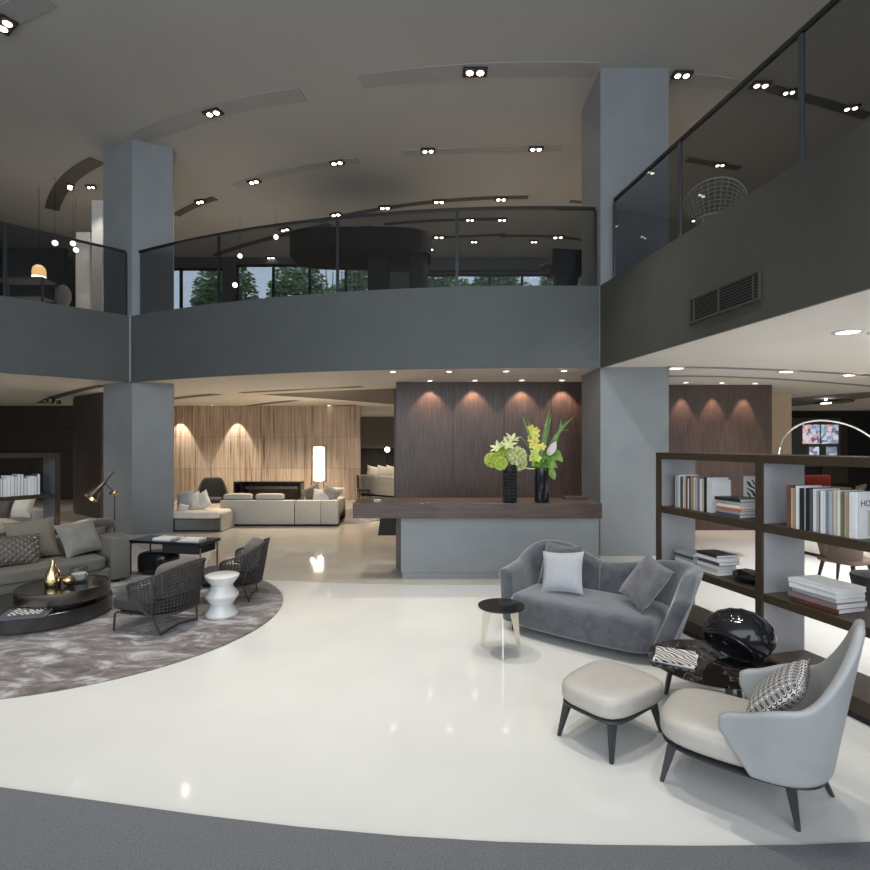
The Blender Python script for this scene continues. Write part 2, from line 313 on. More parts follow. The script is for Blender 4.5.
def pillow(bm, a, b, t, m4=Matrix(), n=14, crumple=0.0):
    """square scatter cushion in its own XY plane, centre at the origin"""
    g = {}
    rnd = random.Random(int(a*1000+b*77))
    ph = [rnd.uniform(0, 6) for _ in range(4)]
    for side in (1, -1):
        for i in range(n+1):
            for j in range(n+1):
                u = 2*i/n-1; v = 2*j/n-1
                edge = abs(u) > 0.999 or abs(v) > 0.999
                if edge and side == -1: g[side, i, j] = g[1, i, j]; continue
                h = t/2*((1-abs(u)**3)*(1-abs(v)**3))**0.55
                h *= 1+crumple*math.sin(4*u+ph[0])*math.cos(5*v+ph[1])
                x = a/2*u*(1-0.09*(1-v*v)*abs(u)); y = b/2*v*(1-0.09*(1-u*u)*abs(v))
                g[side, i, j] = bm.verts.new(m4 @ Vector((x, y, side*h)))
        for i in range(n):
            for j in range(n):
                q = [g[side, i, j], g[side, i+1, j], g[side, i+1, j+1], g[side, i, j+1]]
                try: bm.faces.new(q if side == 1 else q[::-1])
                except ValueError: pass
    return bm
def upath(W, xf, xb, r):
    """U-shaped plan: from the front of the -y side round the back (x=-xb) to the front of the +y side. Returns f(s)->(x,y,nx,ny)"""
    L1 = xf+xb-r; La = PI/2*r; Lb = 2*(W-r); T = 2*L1+2*La+Lb
    def f(s):
        d = s*T
        if d < L1: return xf-d, -W, 0, -1
        d -= L1
        if d < La:
            a = d/r; return -xb+r-r*math.sin(a), -W+r-r*math.cos(a), -math.sin(a), -math.cos(a)
        d -= La
        if d < Lb: return -xb, -W+r+d, -1, 0
        d -= Lb
        if d < La:
            a = d/r; return -xb+r-r*math.cos(a), W-r+r*math.sin(a), -math.cos(a), math.sin(a)
        d -= La
        return -xb+r+d, W, 0, 1
    return f
def shell(bm, path, s0, s1, z0, h, flare, thick=0.0, nu=40, nv=10, bs0=None, bs1=None, back=0.0, fp=1.0, sl=1.0):
    """upright shell along a plan path; bottom may be shorter (bs0..bs1); thick closes it with an inner skin"""
    bs0 = s0 if bs0 is None else bs0; bs1 = s1 if bs1 is None else bs1
    def pt(u, v, inner):
        vv = min(1, v*sl); s = (bs0+(bs1-bs0)*u)*(1-vv)+(s0+(s1-s0)*u)*vv
        x, y, nx, ny = path(min(1, max(0, s))); ex = flare(u) if callable(flare) else flare
        top = h(u); z = z0+(top-z0)*v; o = ex*(v**fp) - (thick if inner else 0)
        return Vector((x+nx*o-back*v*max(0, top-0.55), y+ny*o, z))
    out = [[bm.verts.new(pt(i/nu, j/nv, False)) for j in range(nv+1)] for i in range(nu+1)]
    for i in range(nu):
        for j in range(nv): bm.faces.new((out[i][j], out[i+1][j], out[i+1][j+1], out[i][j+1]))
    if thick:
        inn = [[bm.verts.new(pt(i/nu, j/nv, True)) for j in range(nv+1)] for i in range(nu+1)]
        for i in range(nu):
            for j in range(nv): bm.faces.new((inn[i][j], inn[i][j+1], inn[i+1][j+1], inn[i+1][j]))
            bm.faces.new((out[i][nv], out[i+1][nv], inn[i+1][nv], inn[i][nv])); bm.faces.new((out[i][0], inn[i][0], inn[i+1][0], out[i+1][0]))
        for j in range(nv):
            bm.faces.new((out[0][j], out[0][j+1], inn[0][j+1], inn[0][j])); bm.faces.new((out[nu][j], inn[nu][j], inn[nu][j+1], out[nu][j+1]))
        bmesh.ops.recalc_face_normals(bm, faces=bm.faces[:])
    return bm
def obj(name, bm, m, parent=None, smooth=False, sub=0, angle=None):
    me = bpy.data.meshes.new(name); bm.to_mesh(me); bm.free()
    for x in (m if isinstance(m, (list, tuple)) else [m]): me.materials.append(x)
    if smooth or sub:
        for p in me.polygons: p.use_smooth = True
    o = bpy.data.objects.new(name, me); C.objects.link(o)
    if smooth and not sub:
        me.set_sharp_from_angle(angle=math.radians(angle or 40))
    if sub:
        s = o.modifiers.new('sub', 'SUBSURF'); s.levels = sub; s.render_levels = sub
    if parent: o.parent = parent
    return o
def tag(o, label, cat, group=None, kind=None):
    o['label'] = label; o['category'] = cat
    if group: o['group'] = group
    if kind: o['kind'] = kind
    return o
def thing(name, label, cat, loc=(0,0,0), rz=0, group=None):
    o = bpy.data.objects.new(name, None); C.objects.link(o); o.location = loc; o.rotation_euler = (0, 0, rz); o.empty_display_size = 0.1
    return tag(o, label, cat, group)
def struct(name, bm, m, smooth=False, parent=None):
    o = obj(name, bm, m, parent, smooth)
    if parent is None: o['kind'] = 'structure'
    return o
def dup(o, label=None, loc=None, rz=None, parent=None, kids=None):
    c = o.copy(); C.objects.link(c)
    if parent is not None: c.parent = parent
    if label: c['label'] = label
    if loc is not None: c.location = loc
    if rz is not None: c.rotation_euler = (0, 0, rz)
    for ch in list(o.children): dup(ch, parent=c)
    return c
ORD = ['first','second','third','fourth','fifth','sixth','seventh','eighth','ninth','tenth','eleventh','twelfth','thirteenth','fourteenth','fifteenth','sixteenth','seventeenth','eighteenth','nineteenth','twentieth']

# ------------------------------------------------------------------ the building
ZS, ZF, ZR, ZC = 3.54, 5.05, 6.58, 9.15
def fy(x):   # plan of the curved middle balcony edge
    P = ((-7.0, 12.25), (-1.25, 10.2), (3.1, 9.93)); t = 0
    for i in range(3):
        k = P[i][1]
        for j in range(3):
            if i != j: k *= (x-P[j][0])/(P[i][0]-P[j][0])
        t += k
    return t
mid = [(-7.0+10.1*i/30, fy(-7.0+10.1*i/30)) for i in range(31)]
leftp = [(-10.6, -4), (-10.6, 6.6), (-9.9, 8.9), (-9.3, 9.85), (-8.7, 10.5), (-7.0, 12.25)]
RX = lambda Y: 3.1+0.172*(9.93-Y)
rightp = [(3.1, 9.93), (RX(5), 5), (RX(-4), -4)]

struct('floor', box(NB(), (0, 13, -0.1), (38, 38, 0.2)), m_floor)
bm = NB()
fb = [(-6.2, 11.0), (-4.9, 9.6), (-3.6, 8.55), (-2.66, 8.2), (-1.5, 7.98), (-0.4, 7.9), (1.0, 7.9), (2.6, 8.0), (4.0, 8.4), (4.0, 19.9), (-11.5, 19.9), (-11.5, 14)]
o = struct('floor_shade_beyond_atrium', prism(bm, fb, -0.05, 0.003), m_floor_shade)  # same floor as the atrium; its dimmer light is put into the colour
# grey carpet laid in the foreground
arc = [at(px, y) for px, y in ((-60, 780), (0, 789), (100, 803), (200, 817), (300, 829), (400, 838), (500, 844), (600, 847), (700, 848), (800, 847), (870, 844), (960, 838))]
bm = NB(); prism(bm, [(p.x, p.y) for p in arc]+[(9, -4), (-9, -4)], 0, 0.012)
tag(obj('carpet', bm, m_carpet), 'dark grey loop carpet with a curved edge across the foreground floor', 'carpet')

# slab between the storeys: a soffit ring round the atrium
def slab(name, inner, outer, z0, z1, m):
    bm = NB(); prism(bm, inner+outer, z0, z1); return struct(name, bm, m)
bm = NB(); prism(bm, mid+[(3.1, 31), (-7, 31)], ZS, 5.0); struct('ceiling_lower_middle', bm, m_soffit)
bm = NB(); prism(bm, leftp+[(-7.0, 31), (-18, 31), (-18, -4)], ZS, 5.0); struct('ceiling_lower_left', bm, m_soffit)
bm = NB(); prism(bm, rightp+[(19, -4), (19, 31), (3.1, 31)], ZS, 5.0); struct('ceiling_lower_right', bm, m_soffit)
def offs(pts, d):
    out = []; n = len(pts)
    for i in range(n):
        a = Vector(pts[max(0, i-1)]); b = Vector(pts[min(n-1, i+1)]); t = (b-a).normalized(); out.append((pts[i][0]-t.y*d, pts[i][1]+t.x*d))
    return out
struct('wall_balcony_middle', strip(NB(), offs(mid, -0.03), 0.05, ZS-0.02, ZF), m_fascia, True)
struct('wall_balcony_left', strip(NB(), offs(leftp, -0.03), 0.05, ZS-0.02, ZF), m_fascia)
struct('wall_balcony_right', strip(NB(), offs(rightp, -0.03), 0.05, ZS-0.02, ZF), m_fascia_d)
struct('trim_1', box(NB(), (3.085, 9.90, (ZS+ZF)/2), (0.03, 0.04, ZF-ZS+0.02)), m_column)
struct('trim_2', box(NB(), (-7.0, 12.19, (ZS+ZF)/2), (0.05, 0.05, ZF-ZS+0.02)), m_column)
# columns
LC = [(-7.0, 12.25), (-6.24, 12.63), (-6.45, 13.1), (-7.6, 13.2), (-7.97, 12.74)]
struct('wall_column_left', prism(NB(), LC, 0, ZC), m_column)
RC = [(3.1, 9.93), (4.38, 9.93), (4.38, 11.2), (3.1, 11.2)]
struct('wall_column_right', prism(NB(), RC, 0, ZC), m_column)
# high ceiling and outer walls
struct('ceiling', box(NB(), (0.5, 7.9, ZC+0.1), (37.4, 24.6, 0.2)), m_ceil)
struct('wall_left', box(NB(), (-18.1, 13.5, 4.6), (0.2, 35.4, 9.2)), m_greywall)
struct('wall_right', box(NB(), (19.1, 13.5, 4.6), (0.2, 35.4, 9.2)), m_greywall)
struct('wall_far', box(NB(), (0.5, 31.1, 2.5), (37.4, 0.2, 5)), m_blackm)
# lower storey walls
struct('wall_reception', box(NB(), (1.265, 12.45, ZS/2), (4.33, 0.3, ZS)), m_walnut)
for x in (0.42, 1.6, 2.7):
    struct('trim_3', box(NB(), (x, 12.297, ZS/2), (0.008, 0.008, ZS)), m_blackm)
struct('wall_reception_return', box(NB(), (-1.0, 14.2, ZS/2), (0.16, 0.5, ZS)), m_darkwood)
struct('wall_travertine', box(NB(), (-7.6, 20.1, ZS/2), (9.54, 0.2, ZS)), m_trav)
struct('wall_dark_panels', box(NB(), (-15.2, 20.1, ZS/2), (5.6, 0.2, ZS)), m_darkwood)
for z in (1.0, 1.85, 2.7):
    struct('trim_4', box(NB(), (-15.2, 19.995, z), (5.6, 0.012, 0.02)), m_blackm)
struct('wall_dark_upper_band', box(NB(), (-1.0, 28, 2.7), (6, 0.2, 1.66)), m_greywall)
struct('wall_dark_shelving', box(NB(), (-1.0, 28.1, 0.95), (6, 0.2, 1.9)), m_blackm)
struct('wall_right_panels', box(NB(), (6.9, 13.05, ZS/2), (2.6, 0.3, ZS)), m_walnut)
struct('wall_beige', box(NB(), (9.2, 15.2, ZS/2), (1.85, 0.3, ZS)), m_beigewall)
struct('wall_black_right', box(NB(), (14.4, 23.1, ZS/2), (9, 0.2, ZS)), m_blackm)
bm = NB(); box(bm, (17.3, 22.95, 1.7), (1.1, 0.06, 2.6)); struct('trim_5', bm, m_darkwood)
# curved dark panel behind the left sofa
bm = NB(); cp = [at(73, 399, z=ZS), at(80, 396.5, z=ZS), at(90, 394, z=ZS), at(101, 392, z=ZS)]
pts = [(cp[0].x, cp[0].y), (cp[1].x-0.1, cp[1].y-0.1), (cp[2].x, cp[2].y), (cp[3].x, cp[3].y)]
strip(bm, pts, 0.25, 0, ZS-0.005); tag(obj('curved_partition', bm, m_darkwood, smooth=True), 'tall curved dark wood partition reaching the ceiling left of the column', 'partition')

# upper storey rear wall with windows
bm = NB()
box(bm, (-14.65, 20.1, 7.1), (6.7, 0.2, 4.1)); box(bm, (-9.6, 20.1, 8.95), (3.4, 0.2, 0.4)); box(bm, (13, 20.1, 7.1), (12, 0.2, 4.1)); box(bm, (-2.2, 20.1, 5.3), (18.4, 0.2, 0.6))
box(bm, (2.6, 20.1, 8.84), (8.8, 0.2, 0.62)); box(bm, (-4.8, 20.1, 9.02), (6.0, 0.2, 0.26))
box(bm, (-1.2, 20.1, 7.1), (1.6, 0.24, 4.1)); box(bm, (-7.75, 20.1, 7.1), (0.5, 0.24, 4.1))
struct('wall_back_upper', bm, m_fascia)
for k, (x0, x1, z1) in enumerate(((-11.25, -8.0, 8.75), (-7.5, -2.0, 8.89), (-0.4, 7.0, 8.53))):
    bm = NB(); n = max(2, int((x1-x0)/1.15))
    for i in range(n+1): box(bm, (x0+(x1-x0)*i/n, 20.1, (5.6+z1)/2), (0.07, 0.14, z1-5.6))
    box(bm, ((x0+x1)/2, 20.1, z1-0.03), (x1-x0, 0.14, 0.06)); box(bm, ((x0+x1)/2, 20.1, 5.63), (x1-x0, 0.14, 0.06))
    wn = struct('window_%d' % (k+1), bm, m_blackm)
    obj('pane', box(NB(), ((x0+x1)/2, 20.12, (5.6+z1)/2), (x1-x0, 0.02, z1-5.6)), m_window, wn)
# dark low ledge line under the window head
struct('trim_6', box(NB(), (2.6, 19.95, 8.60), (8.8, 0.1, 0.05)), m_blackm)
# dark upper left room
struct('wall_upper_left', box(NB(), (-14.9, 17.1, 6.75), (6, 0.2, 3.3)), m_blackm)
# pale pillars
for x0, x1, Y, zt, nm in ((75.5, 90, 15.5, None, 'narrow pale pillar behind the smoked glass rail left of the column'), (91.5, 102.5, 14.2, None, 'taller bright white pillar standing against the left column upstairs')):
    xa, xb = (x0-CX)/F*Y, (x1-CX)/F*Y; top = HE+(HY-(232 if x0 < 80 else 200))/F*Y
    bm = NB(); box(bm, ((xa+xb)/2, Y+0.2, (5+top)/2), (xb-xa, 0.4, top-5), bev=0.01); tag(obj('pillar', bm, m_white), nm, 'pillar')

# ------------------------------------------------------------------ glass railings
def railing(label, pts, post_idx, loc=None):
    t = thing('glass_railing', label, 'railing', (0, 0, ZF), 0, None)
    p = [(x, y) for x, y in pts]
    def loc_strip(q, th, z0, z1): return strip(NB(), q, th, z0-ZF, z1-ZF)
    segs = [0]+[i for i in post_idx if 0 < i < len(p)-1]+[len(p)-1]
    for a, b in zip(segs, segs[1:]):
        obj('glass_panel', loc_strip(p[a:b+1], 0.012, ZF-0.04, ZR-0.03), m_glassrail, t, True)
    obj('handrail', loc_strip(offs(p, -0.02), 0.05, ZR-0.04, ZR+0.01), m_rail, t, True)
    for i in post_idx:
        a = Vector(p[max(0, i-1)]); b = Vector(p[min(len(p)-1, i+1)]); ang = math.atan2((b-a).y, (b-a).x)
        obj('post', box(NB(), (p[i][0], p[i][1], (ZR-ZF-0.04)/2-0.03), (0.06, 0.035, ZR-ZF), rz=ang, bev=0.004), m_post if 'right' in label else m_rail, t)
    return t
mr = offs(mid, 0.12); mr = mr[:-1]+[(3.04, 10.05)]
def nearest(px): return min(range(len(mr)), key=lambda i: abs(CX+F*mr[i][0]/mr[i][1]-px))
railing('curved smoked glass railing along the middle balcony edge', mr, [nearest(141), nearest(222), nearest(330), nearest(458), len(mr)-1])
lr = [(-10.72, -4), (-10.72, 6.6), (-10.0, 9.0), (-8.72, 10.75), (-7.18, 12.3)]
railing('smoked glass railing on the left balcony in front of pale pillars', lr, [1, 3, 4])
rr = [(RX(9.7)+0.14, 9.7), (RX(7.8)+0.14, 7.8), (RX(5.73)+0.14, 5.73), (RX(2)+0.14, 2), (RX(-4)+0.14, -4)]
railing('smoked glass railing on the straight right balcony with steel posts', rr, [0, 1, 2, 3])

# air vent in the right balcony wall
vt = thing('air_vent', 'long black slatted air vent set in the right balcony wall', 'vent', (RX(6.68)-0.05, 6.68, 3.92), math.atan2(-1, 0.172))
bm = NB(); L = 1.24
for sx, sz, lx, lz in ((0, 0.16, L, 0.02), (0, -0.16, L, 0.02), (-L/2, 0, 0.02, 0.34), (L/2, 0, 0.02, 0.34), (-0.05, 0, 0.015, 0.32), (-L/2+0.09, 0, 0.012, 0.32), (L/2-0.09, 0, 0.012, 0.32)): box(bm, (sx, 0, sz), (lx, 0.03, lz))
obj('frame', bm, m_fascia_d, vt)
obj('backing', box(NB(), (0, 0.012, 0), (L, 0.005, 0.32)), m_blackm, vt)
bm = NB()
for k in range(9): box(bm, (0, 0.0, -0.14+0.035*k), (L, 0.02, 0.006), rx=0.5)
obj('slats', bm, m_stripd, vt)

# ------------------------------------------------------------------ ceiling tracks and twin spots (high ceiling)
def ribbon(bm, pts, wd, z, th=0.02, n=16):
    P = [Vector(p) for p in pts]
    if len(P) == 3:
        q = []
        for i in range(n+1):
            t = i/n; q.append(P[0]*(1-t)*(1-t*2)+P[1]*4*t*(1-t)+P[2]*t*(2*t-1))
        P = q
    pl = [(v.x, v.y) for v in P]
    strip(bm, offs(pl, -wd/2), wd, z-th, z); return P
def twin(px, y, z, label, big=1.0, group='twin spotlights in the high ceiling', ang=0.0):
    p = at(px, y, z=z)
    if 'proto' not in TW:
        t = thing('twin_spotlight', label, 'ceiling light', (p.x, p.y, z), ang, group)
        bm = NB(); box(bm, (0, 0, -0.02), (0.46, 0.24, 0.04), bev=0.006); obj('housing', bm, m_blackm, t)
        for s in (-1, 1):
            bm = NB(); lathe(bm, [(0, -0.065), (0.04, -0.06), (0.06, -0.05), (0.065, -0.04), (0.065, -0.02), (0, -0.02)], (0.10*s, 0, 0), 16); obj('bulb', bm, m_bulb, t, True)
        TW['proto'] = t
    else:
        t = dup(TW['proto'], label, (p.x, p.y, z), ang); t['group'] = group
    t.scale = (big, big, 1)
    return t
TW = {}
def track(pts, wd, label, m=None, z=ZC, group='curved light tracks in the high ceiling'):
    if m is m_stripd: wd *= 0.7
    bm = NB(); ribbon(bm, [at(a, b, z=z) for a, b in pts], wd, z-0.002); o = obj('light_track', bm, m or m_strip)
    return tag(o, label, 'light track', group)
track([(138, 137), (213, 111), (303, 94)], 0.42, 'wide curved ceiling track touching the top of the left column')
track([(360, 81), (475, 70), (596, 69)], 0.38, 'wide curved ceiling track ending at the right column')
track([(236, 186), (290, 170), (358, 160)], 0.26, 'curved ceiling track with two twin spots right of the left column')
track([(404, 153), (480, 149), (562, 148)], 0.24, 'curved ceiling track above the middle of the curved railing')
track([(318, 221), (420, 203), (528, 197)], 0.26, 'long curved ceiling track just above the curved handrail', m_stripd)
track([(176, 215), (195, 205), (215, 198)], 0.3, 'short ceiling track beside the left column top', m_stripd)
track([(52, 209), (66, 182), (98, 160)], 0.5, 'short curved ceiling track left of the left column', m_stripd)
track([(-10, 24), (20, 9), (45, -3)], 0.36, 'bright ceiling track in the top left corner')
track([(672, 79), (715, 81), (760, 90)], 0.3, 'ceiling track right of the right column top', m_strip)
track([(770, 88), (815, 100), (868, 116)], 0.3, 'ceiling track behind the upper right glass panel', m_stripd)
track([(687, 159), (715, 164), (740, 168)], 0.26, 'short ceiling track behind the right railing', m_stripd)
track([(570, 201), (577, 201.5), (584, 202)], 0.2, 'tiny ceiling track beside the right column', m_stripd)
track([(384, 224), (440, 220), (502, 219)], 0.22, 'faint ceiling track seen through the curved railing', m_stripd)
track([(500, 236), (545, 236), (585, 240)], 0.22, 'ceiling track seen through the curved railing near the right column', m_stripd)
track([(425, 238), (465, 236), (506, 234)], 0.22, 'ceiling track seen through glass above the windows', m_stripd)
track([(215, 255), (262, 240), (330, 224)], 0.3, 'ceiling track seen through the left glass panels', m_stripd)
TL = [(213, 112, 'beside the top of the left column', .9, .35), (475, 71, 'near the ceiling centre, the brightest', 1, 0), (254, 181, 'first on the short track right of the left column', .8, .4), (337, 162, 'second on the short track right of the left column', .8, .3),
      (428, 150, 'left one above the curved railing centre', .75, .05), (536, 148, 'right one above the curved railing centre', .75, 0), (336, 214, 'lowest left just above the curved handrail', .8, .4), (385, 207, 'second from left above the handrail', .8, .15), (439, 201, 'third from left above the handrail', .8, .05), (501, 198.5, 'rightmost just above the handrail', .8, 0),
      (200, 201, 'close to the right edge of the left column', .7, .4), (70, 186, 'on the short track left of the left column', .8, .9), (5, 24, 'in the top left corner of the ceiling', 1.0, .6), (682, 74, 'right beside the right column top', .8, 0), (761, 84, 'above the glass left of the tall steel post', .8, 0), (789, 91, 'directly left of the tall steel post', .6, .2), (851, 107, 'right of the tall steel post', .7, .3), (720, 164, 'behind the right railing above the wire chair', .6, .1),
      (470, 219, 'seen through curved glass, upper row left', .7, 0), (502, 219, 'seen through curved glass, upper row right', .7, 0), (439, 236.5, 'seen through curved glass, lower row middle', .9, 0), (558, 236.5, 'seen through curved glass near the right column', .9, .1), (474, 241, 'small, through curved glass at its centre', .6, 0), (534, 241, 'small, through curved glass right of centre', .6, 0), (430, 248.5, 'small, above the dark canopy end', .7, 0), (368, 227, 'small, left of the dark canopy above glass line', .7, 0),
      (285, 229, 'through glass beside the second rail post', .9, .5), (294, 235, 'small, below the spot beside the rail post', .7, 0), (621, 219, 'left one behind the right railing near the column', .55, .2), (648, 229, 'second behind the right railing near the column', .55, .2), (696, 219.5, 'behind the right railing below the wire chair left side', .7, .2), (91, 186, 'bright one touching the pillar left of the column', .55, .0), (271, 257, 'small, low behind the left curved glass', .8, .1)]
for px, y, d, b, a in TL: twin(px, y, ZC-0.02, 'black twin ceiling spotlight '+d, b, ang=-a)

# ------------------------------------------------------------------ downlights and grooves (lower ceiling)
DL = {}
def downlight(px, y, label, r=0.075, group='recessed downlights in the lower ceiling'):
    p = at(px, y, z=ZS)
    if not DL:
        t = thing('downlight', label, 'ceiling light', (p.x, p.y, ZS), 0, group)
        bm = NB(); lathe(bm, [(0.075, -0.001), (0.1, -0.001), (0.1, -0.012), (0.075, -0.016), (0.075, -0.001)], n=24); obj('trim_ring', bm, m_white, t, True)
        bm = NB(); lathe(bm, [(0, -0.008), (0.074, -0.008), (0.074, -0.002), (0, -0.002)], n=24); obj('bulb', bm, m_bulbw, t, True)
        DL['p'] = t
    else: t = dup(DL['p'], label, (p.x, p.y, ZS)); t['group'] = group
    t.scale = (r/0.075, r/0.075, 1)
for px, y, d in ((393, 371.3, 'leftmost of the front row above the reception counter'), (449, 371, 'second of the front row above the reception counter'), (506, 370.8, 'third of the front row above the reception counter'), (564, 370.5, 'rightmost of the front row above the reception counter'),
                 (430, 380.3, 'leftmost of the row against the reception wood wall'), (475, 380, 'second of the row against the reception wood wall'), (522, 379.8, 'third of the row against the reception wood wall'), (562, 379.8, 'rightmost of the row against the reception wood wall')):
    downlight(px, y, 'small round downlight, '+d, 0.06)
for px, y, d, r in ((848, 331.5, 'largest oval glow under the right balcony', .13), (880, 332, 'half cut by the right edge of the view', .1), (677, 367.7, 'beside the right column on the curved groove', .13), (788, 371, 'middle of the curved groove', .15), (852, 374.5, 'right end of the curved groove', .15), (686, 382, 'leftmost above the right wood panels', .06), (722, 382.5, 'middle above the right wood panels', .06), (755, 383, 'right above the right wood panels', .06)):
    downlight(px, y, 'round downlight, '+d, r)
for px, y, d in ((212, 405.2, 'over the hidden left end of the travertine'), (237, 406, 'above the scallop of light on travertine'), (329, 405.5, 'above the paper lamp near the travertine corner')):
    downlight(px, y, 'tiny warm downlight '+d, 0.08)
m_groove = mat('groove_grey', (0.22, 0.21, 0.25), 0.7)
def groove(pts, wd, label, m): 
    bm = NB(); ribbon(bm, [at(a, b, z=ZS) for a, b in pts], wd, ZS-0.001, 0.008); tag(obj('ceiling_groove', bm, m), label, 'ceiling groove', 'grooves in the lower ceiling')
groove([(665, 367), (770, 369.5), (880, 376)], 0.16, 'curved violet-grey groove carrying the right downlights', m_groove)
groove([(665, 376), (770, 378.5), (880, 387)], 0.16, 'thin curved groove behind the right downlights', m_groove)
groove([(170, 399), (190, 396.5), (217, 394)], 0.35, 'dark curved slot beside the left column', m_stripd)
groove([(241, 392.5), (300, 389.5), (362, 386.5)], 0.22, 'long dark slot above the travertine room', m_stripd)
groove([(234, 409), (258, 404.5), (296, 400.5)], 0.3, 'dark slot holding small spots before the travertine', m_stripd)
groove([(306, 411), (330, 406.5), (357, 405)], 0.3, 'short dark slot near the travertine corner', m_stripd)
groove([(40, 403), (65, 394), (105, 385)], 0.25, 'curved slot in the ceiling left of the column', m_stripd)
# big triangular recess
bm = NB(); q = [at(a, b, z=ZS) for a, b in ((262, 394.5), (330, 391), (398, 388.3), (398, 404.5), (330, 399))]
prism(bm, [(v.x, v.y) for v in q], ZS-0.006, ZS-0.001); tag(obj('ceiling_recess', bm, m_stripd), 'dark triangular ceiling recess above the travertine room', 'ceiling recess')
bm = NB(); c = at(778, 404, z=ZS); bm2 = [(c.x+1.35*math.cos(t*PI/16), c.y+4.6*math.sin(t*PI/16)) for t in range(32)]
prism(bm, bm2, ZS-0.006, ZS-0.001); tag(obj('ceiling_recess', bm, m_greywall), 'round dark ceiling recess beyond the beige wall', 'ceiling recess')
# ring lamp on ceiling right
c = at(833, 402, z=3.4); t = thing('ring_ceiling_lamp', 'small brass-ringed ceiling lamp hung beyond the right bookcase', 'ceiling light', c)
bm = NB(); tube(bm, [(0.34*math.cos(a*PI/12), 0.7*math.sin(a*PI/12), 0) for a in range(24)], 0.035, 6, True); obj('ring', bm, m_gunmetal, t, True)
bm = NB(); lathe(bm, [(0, -0.04), (0.14, -0.03), (0.14, 0.05), (0.03, 0.07), (0.03, 0.14), (0, 0.14)], (0, 0.3, 0), 20); obj('bulb', bm, m_bulbw, t, True)
# ball spots on left ceiling
c = at(51, 400, z=3.42); t = thing('ball_spotlight', 'cluster of steel ball spotlights on the left lower ceiling', 'ceiling light', c)
for dx, dy, dz, r in ((0, 0, 0, 0.11), (0.16, 0.1, -0.06, 0.07), (-0.1, -0.1, -0.03, 0.07)):
    bm = NB(); bmesh.ops.create_uvsphere(bm, u_segments=20, v_segments=12, radius=r, matrix=Matrix.Translation((dx, dy, dz))); obj('ball', bm, m_gunmetal, t, True)
bm = NB(); tube(bm, [(0, 0, 0), (0, 0, 0.115)], 0.02); obj('stem', bm, m_gunmetal, t)

# ------------------------------------------------------------------ reception counter
t = thing('reception_counter', 'long reception counter with thick walnut top and grey base', 'counter', (0.65, 8.5, 0))
x0, x1 = -1.25-0.65, 2.54-0.65
obj('countertop', box(NB(), ((x0+x1)/2, -0.03, 1.085), (x1-x0, 0.84, 0.23), bev=0.004), m_walnutH, t)
obj('base', box(NB(), ((-0.53+2.55)/2-0.65, 0.07, 0.535), (3.08, 0.66, 0.87), bev=0.004), m_column, t)
obj('plinth', box(NB(), (0.36, 0.09, 0.052), (3.04, 0.62, 0.10)), m_strip, t)
obj('support_panel', box(NB(), (-0.59-0.65, 0.25, 0.52), (0.08, 0.4, 0.87)), m_walnut, t)
# small stool and tray behind
c = at(388, 534); t = thing('bucket_stool', 'small dark tapered stool beyond the left end of the counter', 'stool', (c.x, c.y, 0))
bm = NB(); prism(bm, [(-0.16, -0.16), (0.16, -0.16), (0.16, 0.16), (-0.16, 0.16)], 0.0, 0.42)
for v in bm.verts:
    if v.co.z < 0.1: v.co.x *= 1.35; v.co.y *= 1.35
obj('body', bm, m_blackm, t)
bm = NB(); cushion(bm, (0, 0, 0.44), (0.34, 0.34, 0.06)); obj('seat', bm, m_gunmetal, t, True)
bm = NB(); box(bm, (2.28, 8.65, 1.222), (0.36, 0.24, 0.044), bev=0.004); tag(obj('desk_tray', bm, m_walnutH), 'flat reddish wooden tray at the right end of the counter', 'tray')
bm = NB(); box(bm, (-0.92, 8.45, 1.212), (0.12, 0.05, 0.022), bev=0.006); tag(obj('desk_pen_rest', bm, m_chrome), 'tiny metal pen rest at the left end of the counter', 'pen rest')

# vases and bouquets
bm = NB(); prof = [(0, 0), (0.09, 0), (0.096, 0.01)]
v1 = (1.16, 8.22, 1.2)
t = thing('vase', 'black bobbled cylinder vase on the counter, left of two', 'vase', v1, 0, None)
bm = NB(); lathe(bm, [(0, 0), (0.088, 0), (0.092, 0.01), (0.092, 0.57), (0.08, 0.575), (0.078, 0.56), (0.078, 0.05), (0, 0.05)], n=32); obj('body', bm, m_black, t, True)
bm = NB()
for r in range(11):
    for k in range(11):
        a = 2*PI*(k+0.5*(r % 2))/11; bmesh.ops.create_icosphere(bm, subdivisions=2, radius=0.025, matrix=Matrix.Translation((0.092*math.cos(a), 0.092*math.sin(a), 0.03+0.051*r)))
obj('bobbles', bm, m_black, t, True)
v2 = (1.655, 8.22, 1.2)
t = thing('vase', 'smooth glossy black cylinder vase on the counter, right of two', 'vase', v2)
bm = NB(); lathe(bm, [(0, 0), (0.108, 0), (0.112, 0.01), (0.112, 0.53), (0.1, 0.535), (0.098, 0.52), (0.098, 0.05), (0, 0.05)], n=32)
for v in bm.verts:
    a = math.atan2(v.co.y, v.co.x); r = math.hypot(v.co.x, v.co.y)
    if r > 0.1: v.co.x *= 1-0.05*(round(a/(PI/16)) % 2); v.co.y *= 1-0.05*(round(a/(PI/16)) % 2)
obj('body', bm, m_black, t, True)

